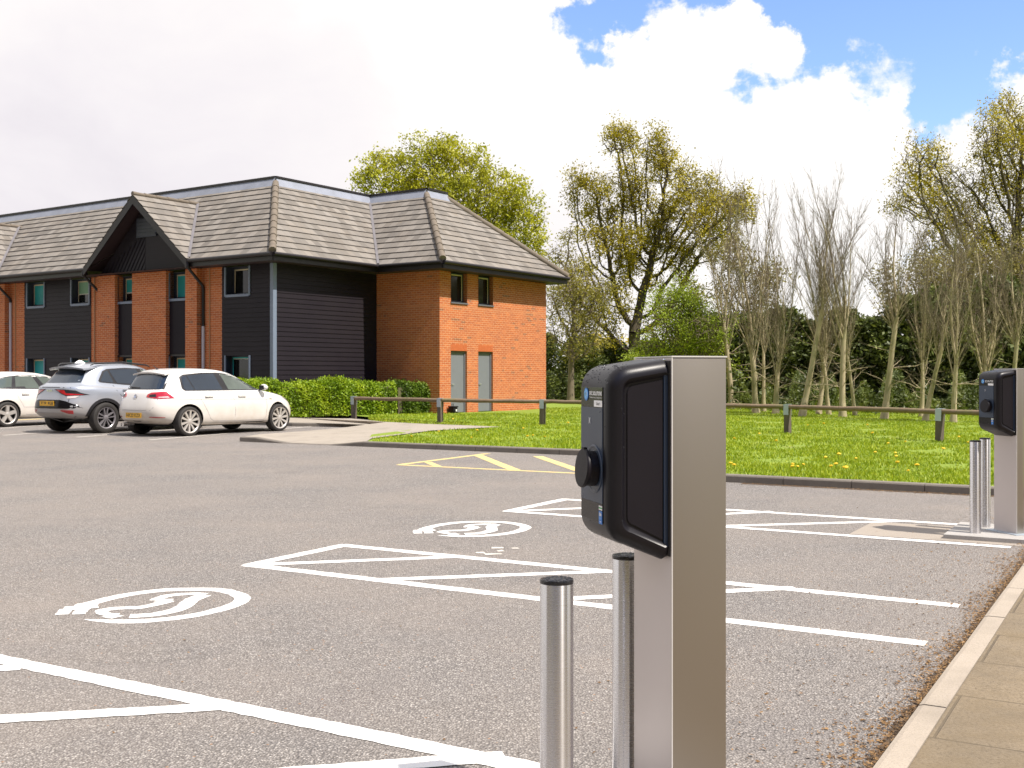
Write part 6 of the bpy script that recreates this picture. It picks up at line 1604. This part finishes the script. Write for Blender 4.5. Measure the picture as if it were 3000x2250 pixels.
# ================================================================== SKY, SUN, CAMERA
SUN_AZ, SUN_EL = R(-36.0), R(56.0)      # towards the sun: from +x, slightly behind the viewer
sd = Vector((math.cos(SUN_AZ)*math.cos(SUN_EL), math.sin(SUN_AZ)*math.cos(SUN_EL), math.sin(SUN_EL)))
sl_ = bpy.data.lights.new('sun', 'SUN'); sl_.energy = 4.3; sl_.angle = R(0.6); sl_.color = (1.0, 0.925, 0.82)
so_ = bpy.data.objects.new('sun', sl_); COL.objects.link(so_); so_.rotation_euler = sd.to_track_quat('Z', 'Y').to_euler(); so_.location = (20, -10, 30)
w = bpy.data.worlds.new('World'); scene.world = w; w.use_nodes = True
class WT(NT):
    def __init__(s): s.t = w.node_tree; s.t.nodes.clear(); s.out = s.n('ShaderNodeOutputWorld')
t = WT()
sky = t.n('ShaderNodeTexSky', sky_type='NISHITA'); sky.sun_disc = False; sky.sun_elevation = SUN_EL; sky.sun_rotation = PI/2-SUN_AZ
sky.air_density = 1.0; sky.dust_density = 0.4; sky.ozone_density = 2.0
gdir = t.n('ShaderNodeTexCoord').outputs['Generated']
sp = t.n('ShaderNodeSeparateXYZ'); t.set(sp.inputs[0], gdir)
warp = t.n('ShaderNodeTexNoise', Scale=3.0, Detail=3.0); t.set(warp.inputs['Vector'], gdir)
wv = t.n('ShaderNodeVectorMath', operation='SCALE'); t.set(wv.inputs[0], warp.outputs['Color']); wv.inputs['Scale'].default_value = 0.22
wa = t.n('ShaderNodeVectorMath', operation='ADD'); t.set(wa.inputs[0], gdir); t.set(wa.inputs[1], wv.outputs[0])
flat = t.mapping(wa.outputs[0], (1, 1, 1.9))
n1 = t.noise(flat, 6.0, 10, 0.64); n2 = t.noise(t.mapping(flat, loc=(3.1, 1.7, 0.4)), 2.1, 7, 0.55)
w2 = t.n('ShaderNodeTexNoise', Scale=11.0, Detail=7.0, Roughness=0.62); t.set(w2.inputs['Vector'], gdir)
w2s = t.n('ShaderNodeVectorMath', operation='MULTIPLY_ADD'); t.set(w2s.inputs[0], w2.outputs['Color']); w2s.inputs[1].default_value = (0.20, 0.20, 0.16); w2s.inputs[2].default_value = (-0.10, -0.10, -0.08)
w2a = t.n('ShaderNodeVectorMath', operation='ADD'); t.set(w2a.inputs[0], gdir); t.set(w2a.inputs[1], w2s.outputs[0])
def blob(d, r, soft):
    v = Vector(d).normalized(); nd = t.n('ShaderNodeVectorMath', operation='DISTANCE'); t.set(nd.inputs[0], w2a.outputs[0]); nd.inputs[1].default_value = v
    m = t.n('ShaderNodeMapRange', interpolation_type='SMOOTHSTEP'); t.set(m.inputs[0], nd.outputs['Value']); m.inputs[1].default_value = r-soft; m.inputs[2].default_value = r+soft; m.inputs[3].default_value = 1.0; m.inputs[4].default_value = 0.0
    return m.outputs[0]
def pd(x, y): return ((x-CEN)/FOC, 1.0, (HOR-y)/FOC)
def add(*a):
    o = a[0]
    for b in a[1:]: o = t.math('ADD', o, b)
    return o
def mul(a, k): return t.math('MULTIPLY', a, k)
clear = add(mul(blob(pd(1715, 85), 0.045, 0.03), 1.1), mul(blob(pd(1900, 10), 0.055, 0.035), 1.2), mul(blob(pd(2250, 10), 0.09, 0.045), 1.25), mul(blob(pd(2600, 10), 0.09, 0.045), 1.2), mul(blob(pd(2860, 215), 0.05, 0.035), 1.0), mul(blob(pd(2850, 40), 0.05, 0.04), 0.8), mul(blob(pd(2300, 830), 0.14, 0.10), 0.55), mul(blob(pd(1080, 470), 0.05, 0.05), 0.35), mul(blob(pd(1700, 740), 0.06, 0.05), 0.5), mul(blob((0.3, -1, 0.45), 0.95, 0.4), 1.1))
fill = add(mul(blob(pd(2500, 330), 0.09, 0.06), 0.6), mul(blob(pd(1990, 105), 0.035, 0.025), 0.75), mul(blob(pd(2180, 110), 0.035, 0.025), 0.75), mul(blob(pd(700, 300), 0.45, 0.2), 0.4))
dens = add(t.math('MULTIPLY_ADD', n1, 1.8, -0.9), 0.55, mul(clear, -0.75), fill)
cov = t.n('ShaderNodeMapRange', interpolation_type='SMOOTHSTEP'); t.set(cov.inputs[0], dens); cov.inputs[1].default_value = -0.10; cov.inputs[2].default_value = 0.26
shade = add(n2, mul(blob(pd(300, 620), 0.26, 0.2), -0.14), mul(blob(pd(2300, 640), 0.2, 0.12), -0.06), mul(blob(pd(2600, 330), 0.2, 0.15), 0.12))
cl = t.ramp(shade, (0.16, (5.1, 4.85, 5.2)), (0.31, (5.8, 5.55, 5.75)), (0.43, (6.35, 6.1, 6.1)), (0.56, (7.2, 7.0, 6.85)))
skyc = t.mix(1.0, sky.outputs[0], (1.25, 1.3, 1.5), 'MULTIPLY')
col = t.mix(cov.outputs[0], skyc, cl)
hz = t.n('ShaderNodeMapRange'); t.set(hz.inputs[0], sp.outputs[2]); hz.inputs[1].default_value = -0.02; hz.inputs[2].default_value = 0.0
col = t.mix(hz.outputs[0], (0.6, 0.65, 0.4), col)
# unseen dark band, added behind the viewer to darken reflections
bn = t.noise(t.mapping(gdir, (1, 1, 0.3)), 16.0, 5, 0.6)
dark_band = t.math('LESS_THAN', sp.outputs[2], t.math('MULTIPLY_ADD', bn, 0.45, 0.26))
back = t.math('LESS_THAN', sp.outputs[1], -0.25)
col = t.mix(t.math('MULTIPLY', dark_band, back), col, t.mix(bn, (0.25, 0.2, 0.12), (1.9, 1.55, 1.05)))
bg = t.n('ShaderNodeBackground', Strength=0.1); t.set(bg.inputs[0], col); t.t.links.new(bg.outputs[0], t.out.inputs[0])

cd_ = bpy.data.cameras.new('camera'); cam = bpy.data.objects.new('camera', cd_); COL.objects.link(cam); scene.camera = cam
cam.location = (0, 0, EYE); cam.rotation_euler = (R(90), 0, 0)
cd_.sensor_width = 36.0; cd_.lens = FOC/3000*36; cd_.shift_y = -(1125-HOR)/3000; cd_.clip_start = 0.05; cd_.clip_end = 4000
cd_.dof.use_dof = True; cd_.dof.focus_distance = 3.15; cd_.dof.aperture_fstop = 24.0
scene.view_settings.view_transform = 'Standard'; scene.view_settings.look = 'None'; scene.view_settings.exposure = 0.68; scene.view_settings.gamma = 1.0
scene.render.engine = 'CYCLES'
scene.cycles.use_denoising = True
scene.cycles.max_bounces = 6; scene.cycles.diffuse_bounces = 3; scene.cycles.transmission_bounces = 4; scene.cycles.transparent_max_bounces = 4
scene.cycles.sample_clamp_indirect = 6.0
